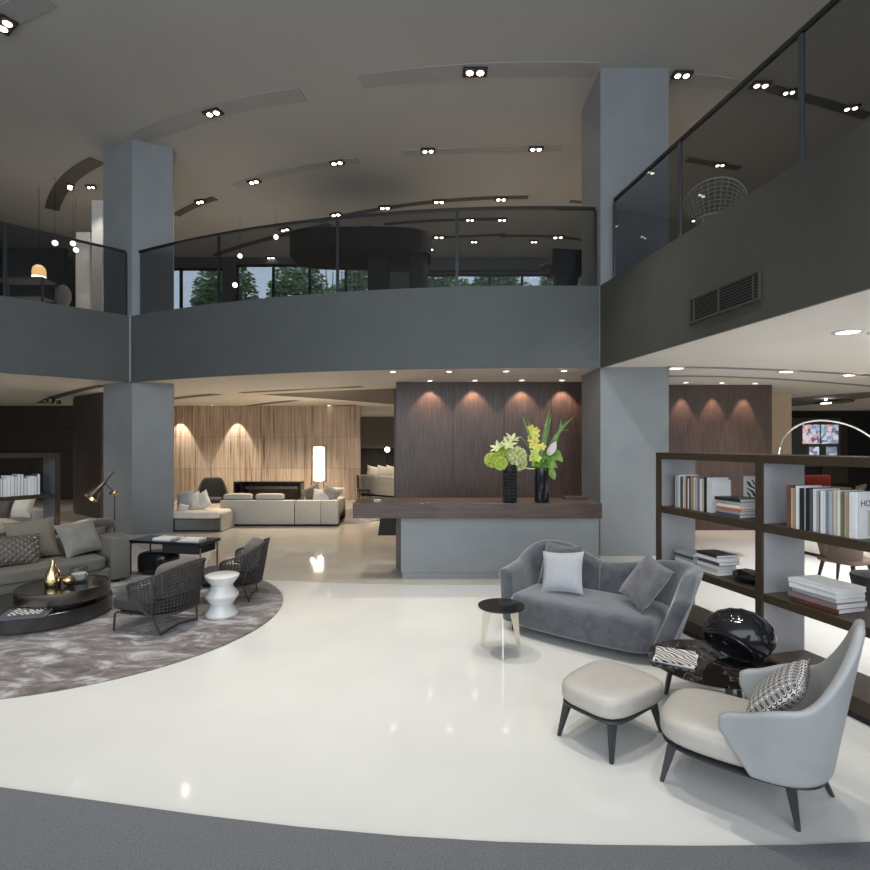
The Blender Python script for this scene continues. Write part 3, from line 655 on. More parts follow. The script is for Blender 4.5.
def petals(bm, c, axis, n, L, W, curl=0.5, tilt=0.6):
    c = Vector(c); ax = Vector(axis).normalized(); q = ax.to_track_quat('Z', 'Y').to_matrix().to_4x4()
    for k in range(n):
        m = Matrix.Translation(c) @ q @ Matrix.Rotation(2*PI*k/n, 4, 'Z'); rows = []
        for i in range(6):
            u = i/5; wd = W*math.sin(PI*min(1, 0.12+u*0.88))**0.8 if i < 5 else 0.002; x = L*u*math.cos(tilt*(1-u*curl)); z = L*u*math.sin(tilt)*(1-curl*u)
            rows.append([bm.verts.new(m @ Vector((x, s*wd/2, z+abs(s)*0.1*W))) for s in (-1, 0, 1)])
        for a, b in zip(rows, rows[1:]):
            for j in range(2): bm.faces.new((a[j], a[j+1], b[j+1], b[j]))
def blade(bm, pts, W, n=14):
    P = [Vector(p) for p in pts]; rows = []
    for i in range(n+1):
        t = i/n; a = P[0].lerp(P[1], t); b = P[1].lerp(P[2], t); c = a.lerp(b, t); wd = W*math.sin(PI*(0.15+0.85*t))**0.7 if i < n else 0.001
        d = (b-a).normalized(); s = d.cross(Vector((0, 1, 0.2))).normalized()
        rows.append([bm.verts.new(c-s*wd/2), bm.verts.new(c+Vector((0, 0.01, 0))), bm.verts.new(c+s*wd/2)])
    for a, b in zip(rows, rows[1:]):
        for j in range(2): bm.faces.new((a[j], a[j+1], b[j+1], b[j]))
def puff(bm, c, r, n=46, pl=0.11):
    bmesh.ops.create_icosphere(bm, subdivisions=2, radius=r*0.5, matrix=Matrix.Translation(c))
    for k in range(n):
        z = 1-2*(k+0.5)/n; a = k*2.39996; q = math.sqrt(1-z*z); d = Vector((q*math.cos(a), q*math.sin(a), z))
        petals(bm, Vector(c)+d*r*0.42, d, 4, pl*(r/0.1), pl*0.6, 0.15, 1.0)
S1 = 8.22/F   # metres per pixel at the vases
def vp(px, y, dy=0.0): return ((px-511)*S1, dy, (HY-y)*S1+HE-1.2-0.0)
t = thing('flower_bouquet', 'bouquet of lime and cream blooms in the bobbled vase', 'flowers', v1)
for px, y, dy, r, mm in ((518, 456, -.03, .11, m_cream), (493, 460, 0, .085, m_lime), (505, 452, .06, .09, m_lime), (521, 463, .06, .09, m_cream), (501, 463, -.08, .08, m_lime)):
    bm = NB(); puff(bm, vp(px, y, dy), r); obj('hydrangea_bloom', bm, mm, t, True)
for px, y, dy, ax in ((509, 446, -.05, (0, -1, .8)), (513, 441, 0, (.1, -.6, 1)), (500, 449, -.03, (-.6, -.6, .8))):
    bm = NB(); petals(bm, vp(px, y, dy), ax, 6, 0.16, 0.06, 0.3, 0.7); obj('lily_bloom', bm, m_cream, t, True)
bm = NB(); tube(bm, [vp(511, 470), vp(512, 480), (0, 0, 0.06)], 0.012); tube(bm, [vp(502, 462), vp(509, 472), (0.02, 0, 0.06)], 0.01); obj('stems', bm, m_stem, t)
t = thing('flower_bouquet', 'tall bouquet of orchids, arum and long grass in the smooth vase', 'flowers', v2)
def vq(px, y, dy=0.0): return ((px-541.7)*S1, dy, (HY-y)*S1+HE-1.2)
for px, y, dy in ((531, 429, 0), (535, 431, -.03), (532, 434, -.03), (536, 436, 0), (531, 439, -.04), (535, 441, -.04), (532, 446, -.05), (537, 448, -.05), (541, 447, -.06), (533, 453, -.06), (531, 458, -.06), (536, 458, -.08)):
    bm = NB(); petals(bm, vq(px, y, dy), (random.uniform(-.3, .3), -1, random.uniform(0, .5)), 5, 0.075, 0.055, 0.2, 0.4); petals(bm, vq(px, y, dy-.01), (0, -1, 0), 3, 0.03, 0.03, 0, .9); obj('orchid_bloom', bm, m_yellow if y < 450 else m_lime, t, True)
bm = NB(); petals(bm, vq(547, 455, -.1), (0.35, -0.4, 1), 3, 0.22, 0.14, -0.1, 1.25); obj('arum_bloom', bm, m_pink, t, True)
for k, (a, b, c, W) in enumerate((((541, 468), (541, 435), (549, 408), .05), ((541, 468), (545, 436), (553, 412), .04), ((543, 468), (552, 436), (567, 420), .05), ((543, 468), (556, 430), (573, 417), .04), ((543, 468), (552, 424), (568, 431), .03), ((539, 468), (530, 436), (519, 411), .035), ((539, 468), (533, 430), (524, 414), .03), ((540, 468), (520, 425), (513, 441), .018), ((541, 468), (545, 430), (543, 424), .04), ((543, 468), (560, 440), (562, 418), .045), ((540, 468), (528, 470), (521, 466), .02))):
    bm = NB(); blade(bm, (vq(*a), vq(*b, random.uniform(-.08, .08)), vq(*c, random.uniform(-.15, .1))), W); obj('grass_blade', bm, m_leafd if k < 10 else m_cream, t, True)
for a, b, c, W in (((543, 464), (556, 450), (561, 462), .14), ((543, 464), (552, 470), (553, 480), .12), ((541, 464), (553, 446), (560, 456), .13), ((540, 466), (535, 458), (531, 466), .12), ((542, 466), (548, 458), (556, 468), .13), ((541, 467), (544, 456), (548, 462), .14)):
    bm = NB(); blade(bm, (vq(*a), vq(*b, -.06), vq(*c, -.1)), W); obj('broad_leaf', bm, m_leaf, t, True)
bm = NB(); puff(bm, vq(543, 465, 0), 0.12, 40, .08); obj('green_filler', bm, m_leaf, t, True)

# ------------------------------------------------------------------ grey velvet sofa
rz = math.atan2(-0.785, -0.62)
t = thing('curved_sofa', 'grey velvet two-seat sofa with high curved back in front of the counter', 'sofa', (1.70, 5.80, 0), rz)
W, XF, XB = 0.875, 0.42, 0.44
pth = upath(W, XF, XB, 0.34)
def sm(x): x = max(0, min(1, x)); return x*x*(3-2*x)
# s=0 at the image-left arm (local -y), s=1 at the image-right arm
def hl(u): return 0.69+0.03*sm(u/0.3)+0.20*sm((u-0.25)/0.28)-0.19*sm((u-0.62)/0.38)
def hr(u): return 0.74+0.12*sm(u/0.55)-0.20*sm((u-0.78)/0.24)
bm = NB(); shell(bm, pth, 0.0, 0.515, 0.09, hl, lambda u: 0.05+0.05*sm(u*2), 0.15, 36, 8); obj('left_backrest', bm, m_velvet, t, sub=1)
bm = NB(); shell(bm, pth, 0.485, 1.0, 0.09, hr, lambda u: 0.07+0.17*sm((u-0.25)/0.4), 0.15, 36, 8); obj('right_backrest', bm, m_velvet, t, sub=1)
def bulge(q): q.x += 0.05*(1-(q.y/0.8)**2)*(1 if q.x > 0 else 0); return q
bm = NB(); cushion(bm, (0.07, 0, 0.265), (0.80, 1.54, 0.35), 9, fn=bulge, cuts=12); obj('seat', bm, m_velvet, t, True)
bm = NB(); pillow(bm, 0.52, 0.52, 0.16, M((-0.15, -0.44, 0.68), 0, 1.25, -0.25)); obj('back_cushion', bm, m_velvet, t, True)
for x, y in ((0.36, -0.74), (0.38, 0.78), (-0.3, -0.7), (-0.3, 0.7)):
    obj('leg', leg(NB(), (x, y, 0.1), (x, y, 0), 0.025, 0.02), m_black, t)
def place(nm, label, cat, bmf, m, loc, rzz=0, group=None, **k):
    o = obj(nm, bmf, m, None, **k); o.location = loc; o.rotation_euler = (0, 0, rzz); return tag(o, label, cat, group)
def inworld(base, rzz, l): return Vector(base)+Matrix.Rotation(rzz, 3, 'Z') @ Vector(l)
bm = NB(); pillow(bm, 0.47, 0.48, 0.14)
o = obj('scatter_cushion', bm, m_pillow_l, None, True); o.matrix_world = M((1.70, 5.80, 0), rz=rz) @ M((0.06, -0.30, 0.665), 0, 1.18, 0.1) @ M((0,0,0), rz=0.10); tag(o, 'pale silver square cushion on the grey velvet sofa', 'cushion')
bm = NB(); pillow(bm, 0.52, 0.50, 0.16)
o = obj('scatter_cushion', bm, m_pillow_d, None, True); o.matrix_world = M((1.70, 5.80, 0), rz=rz) @ M((0.06, 0.60, 0.70), 0, 0.98, -0.65) @ M((0,0,0), rz=-0.22); tag(o, 'dark grey velvet cushion against the right arm of the grey sofa', 'cushion')

# ------------------------------------------------------------------ small black-topped side table
t = thing('side_table', 'small round black-topped side table with three polished plate legs', 'side table', (0.67, 5.36, 0), 0.3)
obj('tabletop', disc(NB(), 0.235, 0.455, 0.475), m_black, t, True)
obj('hub', lathe(NB(), [(0, 0.41), (0.035, 0.41), (0.06, 0.455), (0, 0.455)]), m_darkleg, t, True)
for k in range(3):
    a = 2*PI*k/3-PI/2-0.35; bm = NB()
    pr = [(0.205, 0.0), (0.235, 0.0), (0.20, 0.455), (0.03, 0.455), (0.03, 0.43), (0.10, 0.42)]
    vs = []
    for sgn in (-1, 1): vs.append([bm.verts.new((x*math.cos(a)-sgn*0.004*math.sin(a), x*math.sin(a)+sgn*0.004*math.cos(a), z)) for x, z in pr])
    bm.faces.new(vs[0]); bm.faces.new(vs[1][::-1])
    for i in range(6): bm.faces.new((vs[0][i], vs[1][i], vs[1][(i+1) % 6], vs[0][(i+1) % 6]))
    bmesh.ops.recalc_face_normals(bm, faces=bm.faces[:])
    obj('leg', bm, m_champ, t)

# ------------------------------------------------------------------ ottoman
t = thing('ottoman', 'pale leather footstool with dark tapered legs beside the high-back armchair', 'ottoman', (1.27, 3.84, 0), 0.667)
def trap(q): q.y *= 1+0.10*(q.x/0.35); q.z += 0.012*(1-(q.x/0.36)**2)*(1 if q.z > 0 else 0); return q
bm = NB(); cushion(bm, (0, 0, 0.33), (0.67, 0.54, 0.17), 4.2, fn=trap); obj('seat', bm, m_leather, t, True)
bm = NB(); cushion(bm, (0, 0, 0.245), (0.62, 0.49, 0.035), 5); obj('seat_frame', bm, m_darkleg, t, True)
for x, y in ((-1, -1), (1, -1), (1, 1), (-1, 1)):
    obj('leg', leg(NB(), (x*0.25, y*0.18, 0.245), (x*0.31, y*0.215, 0), 0.026, 0.012), m_darkleg, t)

# ------------------------------------------------------------------ high-back armchair
AC = (1.905, 3.215, 0); AR = math.atan2(0.62, -0.79)
t = thing('wing_armchair', 'pale grey leather high-back armchair with slanting arms in the right foreground', 'armchair', AC, AR)
pth = upath(0.345, 0.20, 0.41, 0.30)
def hb(u):
    d = abs(u-0.5)*2; return 0.605+0.10*sm((0.95-d)/0.40)+0.43*(1-sm((d-0.08)/0.48))-0.03*sm((d-0.93)/0.07)
def fl(u):
    d = abs(u-0.5)*2; return 0.045+0.035*sm(d*2)-0.04*sm((d-0.6)/0.4)
bm = NB(); shell(bm, pth, 0.055, 0.945, 0.262, hb, fl, 0.055, 60, 12, bs0=0.15, bs1=0.85, back=0.17, fp=1.1, sl=1.35); obj('backrest', bm, m_shell, t, sub=1)
def seatf(q):
    k = 1-0.14*sm((-q.x)/0.4)+0.0*q.x; q.y *= k; q.z += 0.02*math.cos(q.y*3)*(1 if q.z > 0 else 0); return q
bm = NB(); cushion(bm, (0.09, 0, 0.345), (0.78, 0.66, 0.18), 3.6, fn=seatf); obj('seat', bm, m_leather, t, True)
bm = NB(); cushion(bm, (0.045, 0, 0.25), (0.87, 0.63, 0.035), 3.0); obj('seat_frame', bm, m_darkleg, t, True)
for x, y, fx, fyy in ((0.38, 0.21, 0.44, 0.235), (0.38, -0.21, 0.44, -0.235), (-0.22, 0.19, -0.262, 0.225), (-0.29, -0.19, -0.40, -0.24)):
    obj('leg', leg(NB(), (x, y, 0.25), (fx, fyy, 0), 0.028, 0.012), m_darkleg, t)
bm = NB(); pillow(bm, 0.52, 0.42, 0.15)
o = obj('patterned_cushion', bm, m_rings, None, True); o.matrix_world = M(AC, rz=AR) @ M((-0.15, 0.0, 0.64), 0, 0.82, 0.0) @ M((0, 0, 0), rz=PI/2); tag(o, 'charcoal cushion with white ring pattern on the high-back armchair', 'cushion')

# ------------------------------------------------------------------ marble coffee table, magazines, sculpture
t = thing('marble_table', 'round dark veined marble low table between sofa and high-back armchair', 'coffee table', (2.2, 4.2, 0))
bm = NB(); lathe(bm, [(0, 0.352), (0.44, 0.352), (0.47, 0.372), (0.47, 0.38), (0, 0.38)], n=64)
for v in bm.verts: v.co.x *= 1.02
obj('tabletop', bm, m_marble, t, True)
for a in (-1.7, 0.5, 2.4): obj('leg', leg(NB(), (0.3*math.cos(a), 0.3*math.sin(a), 0.352), (0.36*math.cos(a), 0.36*math.sin(a), 0), 0.022, 0.014), m_darkleg, t)
def flatbook(loc, rz, a, b, th, mc, label, cat='book', group=None, name='book'):
    t = thing(name, label, cat, loc, rz, group)
    c = 0.004 if th > 0.015 else 0.0015
    bm = NB(); box(bm, (0, 0, c/2), (a, b, c)); box(bm, (0, 0, th-c/2), (a, b, c)); box(bm, (0, -b/2+c/2, th/2), (a, c, th)); obj('cover', bm, mc, t)
    obj('pages', box(NB(), (0, 0.001, th/2), (a-0.008, b-0.008, th-2*c)), m_page, t); return t
flatbook((1.93, 4.25, 0.38), -0.55, 0.30, 0.30, 0.012, m_page, 'plain lower magazine under the striped one on the marble table', 'magazine', None, 'magazine')
flatbook((1.93, 4.25, 0.392), -0.42, 0.30, 0.30, 0.014, m_striped, 'black and white wavy striped magazine on top of the marble table pile', 'magazine', None, 'magazine')
# glossy black shell: ellipsoid with a scooped mouth and a rolled lip
t = thing('shell_sculpture', 'glossy black rounded shell sculpture on the marble table', 'sculpture', (2.42, 4.22, 0.38), -0.5)
bm = NB(); bmesh.ops.create_uvsphere(bm, u_segments=48, v_segments=28, radius=1)
for v in bm.verts:
    p = v.co.copy(); d = p.normalized()
    cut = d.dot(Vector((-0.45, -0.70, -0.62)).normalized())
    k = 1.0
    if cut > 0.62: k = 1.0-0.45*sm((cut-0.62)/0.2)
    rid = 1+0.012*math.sin(18*math.atan2(d.z, d.x)) if cut < 0.6 else 1
    v.co = Vector((p.x*0.255*k*rid, p.y*0.21*k*rid, p.z*0.20*k*rid+0.205))
    if v.co.z < 0.012: v.co.z = 0.0
obj('body', bm, m_black, t, True, angle=80)
axd = Vector((-0.45, -0.70, -0.62)).normalized(); uu = axd.cross(Vector((0, 0, 1))).normalized(); vv = axd.cross(uu)
ring = []
for k in range(40):
    a = 2*PI*k/40; d = (axd*0.66+(uu*math.cos(a)+vv*math.sin(a))*0.75).normalized(); ring.append((d.x*0.253, d.y*0.209, max(0.012, d.z*0.20+0.205)))
bm = NB(); tube(bm, ring, 0.013, 8, True); obj('lip', bm, m_black, t, True)
bm = NB()
for k in range(3):
    r = 0.9-0.22*k
    pts = [Vector((-0.06, -0.09, 0.19))+(uu*math.cos(a*PI/14)*0.14*r+vv*math.sin(a*PI/14)*0.11*r)-axd*0.03*k for a in range(28)]
    tube(bm, pts, 0.012, 6, True)
obj('spiral_ribs', bm, m_black, t, True)
bm = NB(); box(bm, (2.53, 4.02, 0.384), (0.10, 0.035, 0.008), rz=0.9); tag(obj('bookmark', bm, m_white), 'thin pale card lying beside the black shell on the marble table', 'card')

# ------------------------------------------------------------------ right bookcase and its books
BO = Vector((2.634, 6.29, 0)); BU = Vector((0.236, -0.972, 0)); BV = Vector((0.972, 0.236, 0)); BR = math.atan2(-0.972, 0.236)
t = thing('bookcase', 'long dark bronze open bookcase dividing the room behind the grey sofa', 'bookcase', BO, BR)
LEN, DEP, HH = 4.4, 0.48, 2.0; TH = 0.075
obj('top_board', box(NB(), (LEN/2, DEP/2, HH-TH/2), (LEN, DEP, TH), bev=0.003), m_bronze, t)
for nm, z in (('shelf', 1.37), ('shelf', 0.735)): obj(nm, box(NB(), (LEN/2, DEP/2, z-0.035), (LEN-0.1, DEP-0.005, 0.075)), m_bronze, t)
obj('bottom_board', box(NB(), (LEN/2, DEP/2, 0.12), (LEN, DEP-0.005, 0.12)), m_bronze, t)
obj('plinth', box(NB(), (LEN/2, DEP/2, 0.03), (LEN-0.05, DEP-0.06, 0.06)), m_blackm, t)
for s in (0.0, 1.43, 2.86, 4.33):
    for z0, z1 in ((0.18, 0.66), (0.735, 1.295), (1.37, HH-TH)):
        p = obj('upright', box(NB(), (s+0.035, DEP/2, (z0+z1)/2), (0.066, DEP-0.012, z1-z0)), m_panel, t)
    obj('front_edge', box(NB(), (s+0.035, 0.0, HH/2), (0.072, 0.025, HH-0.002)), m_bronze, t)
BC = {'white': (0.82, 0.82, 0.82), 'cream': (0.62, 0.56, 0.44), 'black': (0.02, 0.02, 0.022), 'rust brown': (0.20, 0.075, 0.045), 'pale grey': (0.45, 0.46, 0.48), 'dark grey': (0.09, 0.095, 0.11), 'tan': (0.42, 0.30, 0.17), 'orange': (0.62, 0.17, 0.05), 'mauve': (0.24, 0.17, 0.17), 'blue-grey': (0.20, 0.26, 0.33), 'olive': (0.22, 0.21, 0.10)}
def bcm(c): return mat('cover_'+c.replace(' ', '_').replace('-', '_'), BC[c], 0.45, var=0.03 if BC[c][0] > 0.4 else 0.12, scale=25)
def upbook(base, rz, s, tt, z, th, d, h, col, label, group, U, V):
    t = thing('book', label, 'book', Vector(base)+U*s+V*tt+Vector((0, 0, z)), rz, group); c = 0.003
    bm = NB(); box(bm, (c/2, d/2, h/2), (c, d, h)); box(bm, (th-c/2, d/2, h/2), (c, d, h)); box(bm, (th/2, c/2, h/2), (th, c, h), bev=0.0)
    obj('cover', bm, bcm(col), t); obj('pages', box(NB(), (th/2, d/2, h/2), (th-2*c, d-0.01, h-0.012)), m_page, t)
    return t
rb = random.Random(3)
def row(base, rz, U, V, s, s1, z, cols, where, group, hmin, hmax, d0=0.24, t0=0.1, lo=0.018, hi=0.042):
    i = 0
    while s < s1 and i < 20:
        th = rb.uniform(lo, hi); col = cols[i % len(cols)]; h = rb.uniform(hmin, hmax)
        upbook(base, rz, s, t0+rb.uniform(0, 0.02), z, th-0.001, d0, h, col, '%s upright book, %s from the far end, %s' % (col, ORD[i], where), group, U, V)
        s += th+0.001; i += 1
    return s
e = row(BO, BR, BU, BV, 0.16, 0.72, 1.372, ['black', 'pale grey', 'cream', 'white', 'dark grey', 'white', 'cream', 'rust brown', 'white', 'black', 'tan', 'white', 'pale grey', 'mauve', 'white', 'cream', 'black', 'white', 'white', 'pale grey'], 'far bay top shelf', 'upright books in the far bay of the long bookcase', 0.34, 0.375)
e2 = row(BO, BR, BU, BV, 1.70, 2.32, 1.372, ['rust brown', 'cream', 'tan', 'white', 'black', 'white', 'black', 'dark grey', 'white', 'pale grey', 'mauve', 'white', 'blue-grey', 'pale grey', 'cream', 'white', 'olive', 'white', 'tan', 'white'], 'near bay top shelf', 'upright books in the near bay of the long bookcase', 0.34, 0.37, hi=0.036, t0=0.04)
# face-on book with lettering at the end of the near row
t = upbook(BO, BR, e2, 0.06, 1.372, 0.03, 0.26, 0.36, 'white', 'white cover-on book lettered HOST ending the near-bay row', None, BU, BV)
tx = bpy.data.curves.new('title_text', 'FONT'); tx.body = 'HOST'; tx.size = 0.065; tx.extrude = 0.0006; tx.align_x = 'LEFT'
tmp = bpy.data.objects.new('title_tmp', tx); me = bpy.data.meshes.new_from_object(tmp); bpy.data.objects.remove(tmp); to = bpy.data.objects.new('title_lettering', me); C.objects.link(to); me.materials.clear(); me.materials.append(m_darkleg); to.parent = t
to.matrix_local = Matrix(((0, 0, 1, 0.0308), (1, 0, 0, 0.02), (0, 1, 0, 0.25), (0, 0, 0, 1)))
obj('cover_band', box(NB(), (0.031, 0.14, 0.12), (0.0012, 0.10, 0.20)), bcm('cream'), t)
def stack(base, rz, U, V, s, tt, z, cols, where, group, a=0.30, b=0.24, lo=0.022, hi=0.04, title=False):
    for i, col in enumerate(cols):
        th = rb.uniform(lo, hi); sc = rb.uniform(0.9, 1.04)
        p = Vector(base)+U*(s+a/2+rb.uniform(-.015, .015))+V*(tt+b/2+rb.uniform(-.01, .01))+Vector((0, 0, z))
        pos = 'at the bottom' if i == 0 else ('on top' if i == len(cols)-1 else '%s from the bottom' % ORD[i])
        flatbook(p, rz+rb.uniform(-.05, .05), a*sc, b*sc, th, bcm(col), '%s book lying %s of %s' % (col, pos, where), 'book', group)
        z += th+0.0005
stack(BO, BR, BU, BV, 0.86, 0.06, 1.372, ['dark grey', 'pale grey', 'orange', 'white', 'cream', 'black'], 'the far bay top shelf pile', 'books piled on the far bay top shelf', 0.32, 0.27)
stack(BO, BR, BU, BV, 0.16, 0.10, 0.737, ['white', 'white', 'cream', 'dark grey', 'pale grey'], 'the farther middle shelf pile', 'books piled on the middle shelf, farther pile', 0.32, 0.26)
stack(BO, BR, BU, BV, 0.56, 0.07, 0.737, ['white', 'cream', 'white', 'dark grey', 'white', 'black'], 'the black-topped middle shelf pile', 'books piled on the middle shelf, black-topped pile', 0.32, 0.26)
stack(BO, BR, BU, BV, 1.72, 0.06, 0.737, ['rust brown', 'mauve', 'pale grey', 'white', 'white'], 'the near bay pile', 'books piled in the near bay', 0.42, 0.32, 0.03, 0.045)
# framed picture and tan boxes on the far side of the top shelf
p = BO+BU*1.03+BV*0.42+Vector((0, 0, 1.372)); t = thing('picture_frame', 'small black and white photograph leaning at the back of the top shelf', 'picture', p, BR+0.9)
obj('frame', box(NB(), (0, 0, 0.2), (0.26, 0.015, 0.40), bev=0.003), m_white, t); obj('print', box(NB(), (0, -0.009, 0.22), (0.2, 0.003, 0.28)), m_striped, t)
# black crystal bowl
p = BO+BU*1.13+BV*0.2+Vector((0, 0, 0.737)); bm = NB(); bmesh.ops.create_icosphere(bm, subdivisions=2, radius=1)
for v in bm.verts: k = rb.uniform(0.85, 1.1); v.co = Vector((v.co.x*0.17*k, v.co.y*0.13*k, max(0, v.co.z*0.065*k+0.06)))
place('crystal_ornament', 'black faceted glossy ornament on the middle shelf by the upright', 'ornament', bm, m_black, p, BR)

# ------------------------------------------------------------------ rug and left seating group
bm = NB(); lathe(bm, [(0, 0), (2.25, 0), (2.26, 0.008), (2.25, 0.016), (0, 0.016)], n=96); place('rug', 'large round silver and taupe distressed silk rug under the left seating group', 'rug', bm, m_rug, (-4.22, 6.52, 0.001), smooth=True)
RZ = 0.017
# taupe sofa. local +x = forward, +y = to the sofa's left
FV = Vector((0.755, -0.655, 0)); SA = Vector((0.655, 0.755, 0)); SR = math.atan2(FV.y, FV.x)   # +y local = SA
SO = Vector((-4.74, 8.0, 0.016)) - FV*0.5 - SA*1.45
t = thing('long_sofa', 'long low taupe fabric sofa with block arm behind the two-tier coffee table', 'sofa', SO, SR)
HL = 1.57
obj('base', box(NB(), (0, -0.12, 0.135), (0.98, 2*HL-0.26, 0.19), bev=0.02, seg=3), m_sofa, t, True)
bm = NB(); box(bm, (0, 0, 0.36), (1.0, 0.25, 0.62), bev=0.015, seg=3); 
for v in bm.verts: v.co.y += HL-0.125
obj('arm', bm, m_sofa, t, True)
bm = NB(); box(bm, (-0.4, -0.12, 0.44), (0.2, 2*HL-0.26, 0.46), bev=0.03, seg=3); obj('backrest', bm, m_sofa, t, True)
for c0, ln in ((0.58, 1.4), (-0.83, 1.4)):
    bm = NB(); cushion(bm, (0.10, c0, 0.315), (0.84, ln, 0.19), 9, cuts=10); obj('seat_cushion', bm, m_sofa, t, True)
for x, y in ((0.4, HL-0.15), (-0.4, HL-0.15), (0.4, -1.4), (-0.4, -1.4)): obj('leg', box(NB(), (x, y, 0.025), (0.08, 0.08, 0.05)), m_black, t)
def on_sofa(nm, label, a, b, th, m, l, ry, rzz, tw=0, cr=0):
    bm = NB(); pillow(bm, a, b, th, crumple=cr); o = obj(nm, bm, m, None, True); o.matrix_world = M(SO, rz=SR) @ M(l, 0, ry, rzz) @ M((0, 0, 0), rz=tw); return tag(o, label, 'cushion')
on_sofa('scatter_cushion', 'large plain sand cushion leaning on the taupe sofa back', 0.60, 0.62, 0.18, m_cush1, (-0.17, 0.50, 0.70), 1.22, 0, 0.06)
on_sofa('quilted_cushion', 'shiny brown quilted cushion in front of the sand one on the taupe sofa', 0.46, 0.62, 0.17, m_quilt, (0.08, 0.24, 0.61), 1.05, 0, -0.05)
on_sofa('scatter_cushion', 'soft stone-grey cushion slumped toward the right arm of the taupe sofa', 0.56, 0.56, 0.20, m_cush2, (-0.02, 1.06, 0.665), 1.0, 0.15, 0.10, 0.1)
on_sofa('scatter_cushion', 'small dark cushion wedged in the corner of the taupe sofa', 0.40, 0.40, 0.16, m_bolster, (-0.12, 1.22, 0.60), 1.2, -0.4, 0)
bm = NB(); cushion(bm, (0, 0, 0), (0.24, 0.60, 0.21), 2.8); o = obj('bolster_cushion', bm, m_bolster, None, True); o.matrix_world = M(SO, rz=SR) @ M((-0.30, 1.33, 0.79), 0, 0, 0.0); tag(o, 'dark brown roll cushion on top of the taupe sofa corner', 'cushion')

# two-tier coffee table
t = thing('coffee_table', 'two-tier round bronzed metal coffee table on the round rug', 'coffee table', (-4.6, 6.42, RZ))
bm = NB(); disc(bm, 0.73, 0.025, 0.19, (-0.16, 0.0), 72, 0.006); obj('lower_drum', bm, mat('burnished_drum', (0.09, 0.085, 0.082), 0.22, 0.85, var=0.2, scale=5), t, True)
bm = NB(); disc(bm, 0.60, 0.0, 0.025, (-0.13, 0.04), 48, 0.002); obj('foot_ring', bm, m_blackm, t)
bm = NB(); disc(bm, 0.34, 0.19, 0.262, (0.12, -0.05), 48, 0.002); obj('neck', bm, m_blackm, t)
bm = NB(); lathe(bm, [(0, 0.262), (0.475, 0.262), (0.48, 0.268), (0.48, 0.395), (0.465, 0.40), (0.46, 0.39), (0, 0.388)], (0.14, -0.05, 0), 72); obj('upper_drum', bm, m_gunmetal, t, True)
obj('upper_inset', disc(NB(), 0.459, 0.3885, 0.392, (0.14, -0.05), 64, 0.001), m_black, t, True)
zt = RZ+0.393
pb = at(25.5*1+0, 589, z=zt)
place('bottle', 'polished brass teardrop bottle on the coffee table', 'bottle', lathe(NB(), [(0, 0), (0.075, 0), (0.082, 0.008), (0.084, 0.07), (0.078, 0.14), (0.055, 0.20), (0.03, 0.245), (0.016, 0.28), (0.013, 0.32), (0, 0.322)], n=32), m_brass, at(53, 586.5, z=zt), smooth=True)
place('brass_ball', 'small brass sphere beside the brass bottle', 'ornament', (lambda b: (bmesh.ops.create_uvsphere(b, u_segments=24, v_segments=16, radius=0.065, matrix=Matrix.Translation((0, 0, 0.065))), b)[1])(NB()), m_brass, at(69, 585.5, z=zt), smooth=True)
t = thing('candle_glass', 'faceted glass candle holder behind the brass sphere', 'candle', at(79, 581, z=zt))
bm = NB(); lathe(bm, [(0, 0), (0.09, 0), (0.1, 0.02), (0.1, 0.17), (0.092, 0.17), (0.09, 0.025), (0, 0.02)], n=12); obj('glass', bm, m_clear, t)
obj('wax', disc(NB(), 0.082, 0.026, 0.10, n=24), m_white, t, True)
lz = RZ+0.1905
c = at(27, 615, z=lz)
flatbook((c.x, c.y, lz), 0.35, 0.42, 0.32, 0.04, bcm('dark grey'), 'large dark flat book under the magazine on the lower table tier', 'book')
flatbook((c.x+0.02, c.y, lz+0.0405), 0.28, 0.30, 0.24, 0.012, m_striped, 'patterned magazine on top of the dark book on the lower table tier', 'magazine', None, 'magazine')

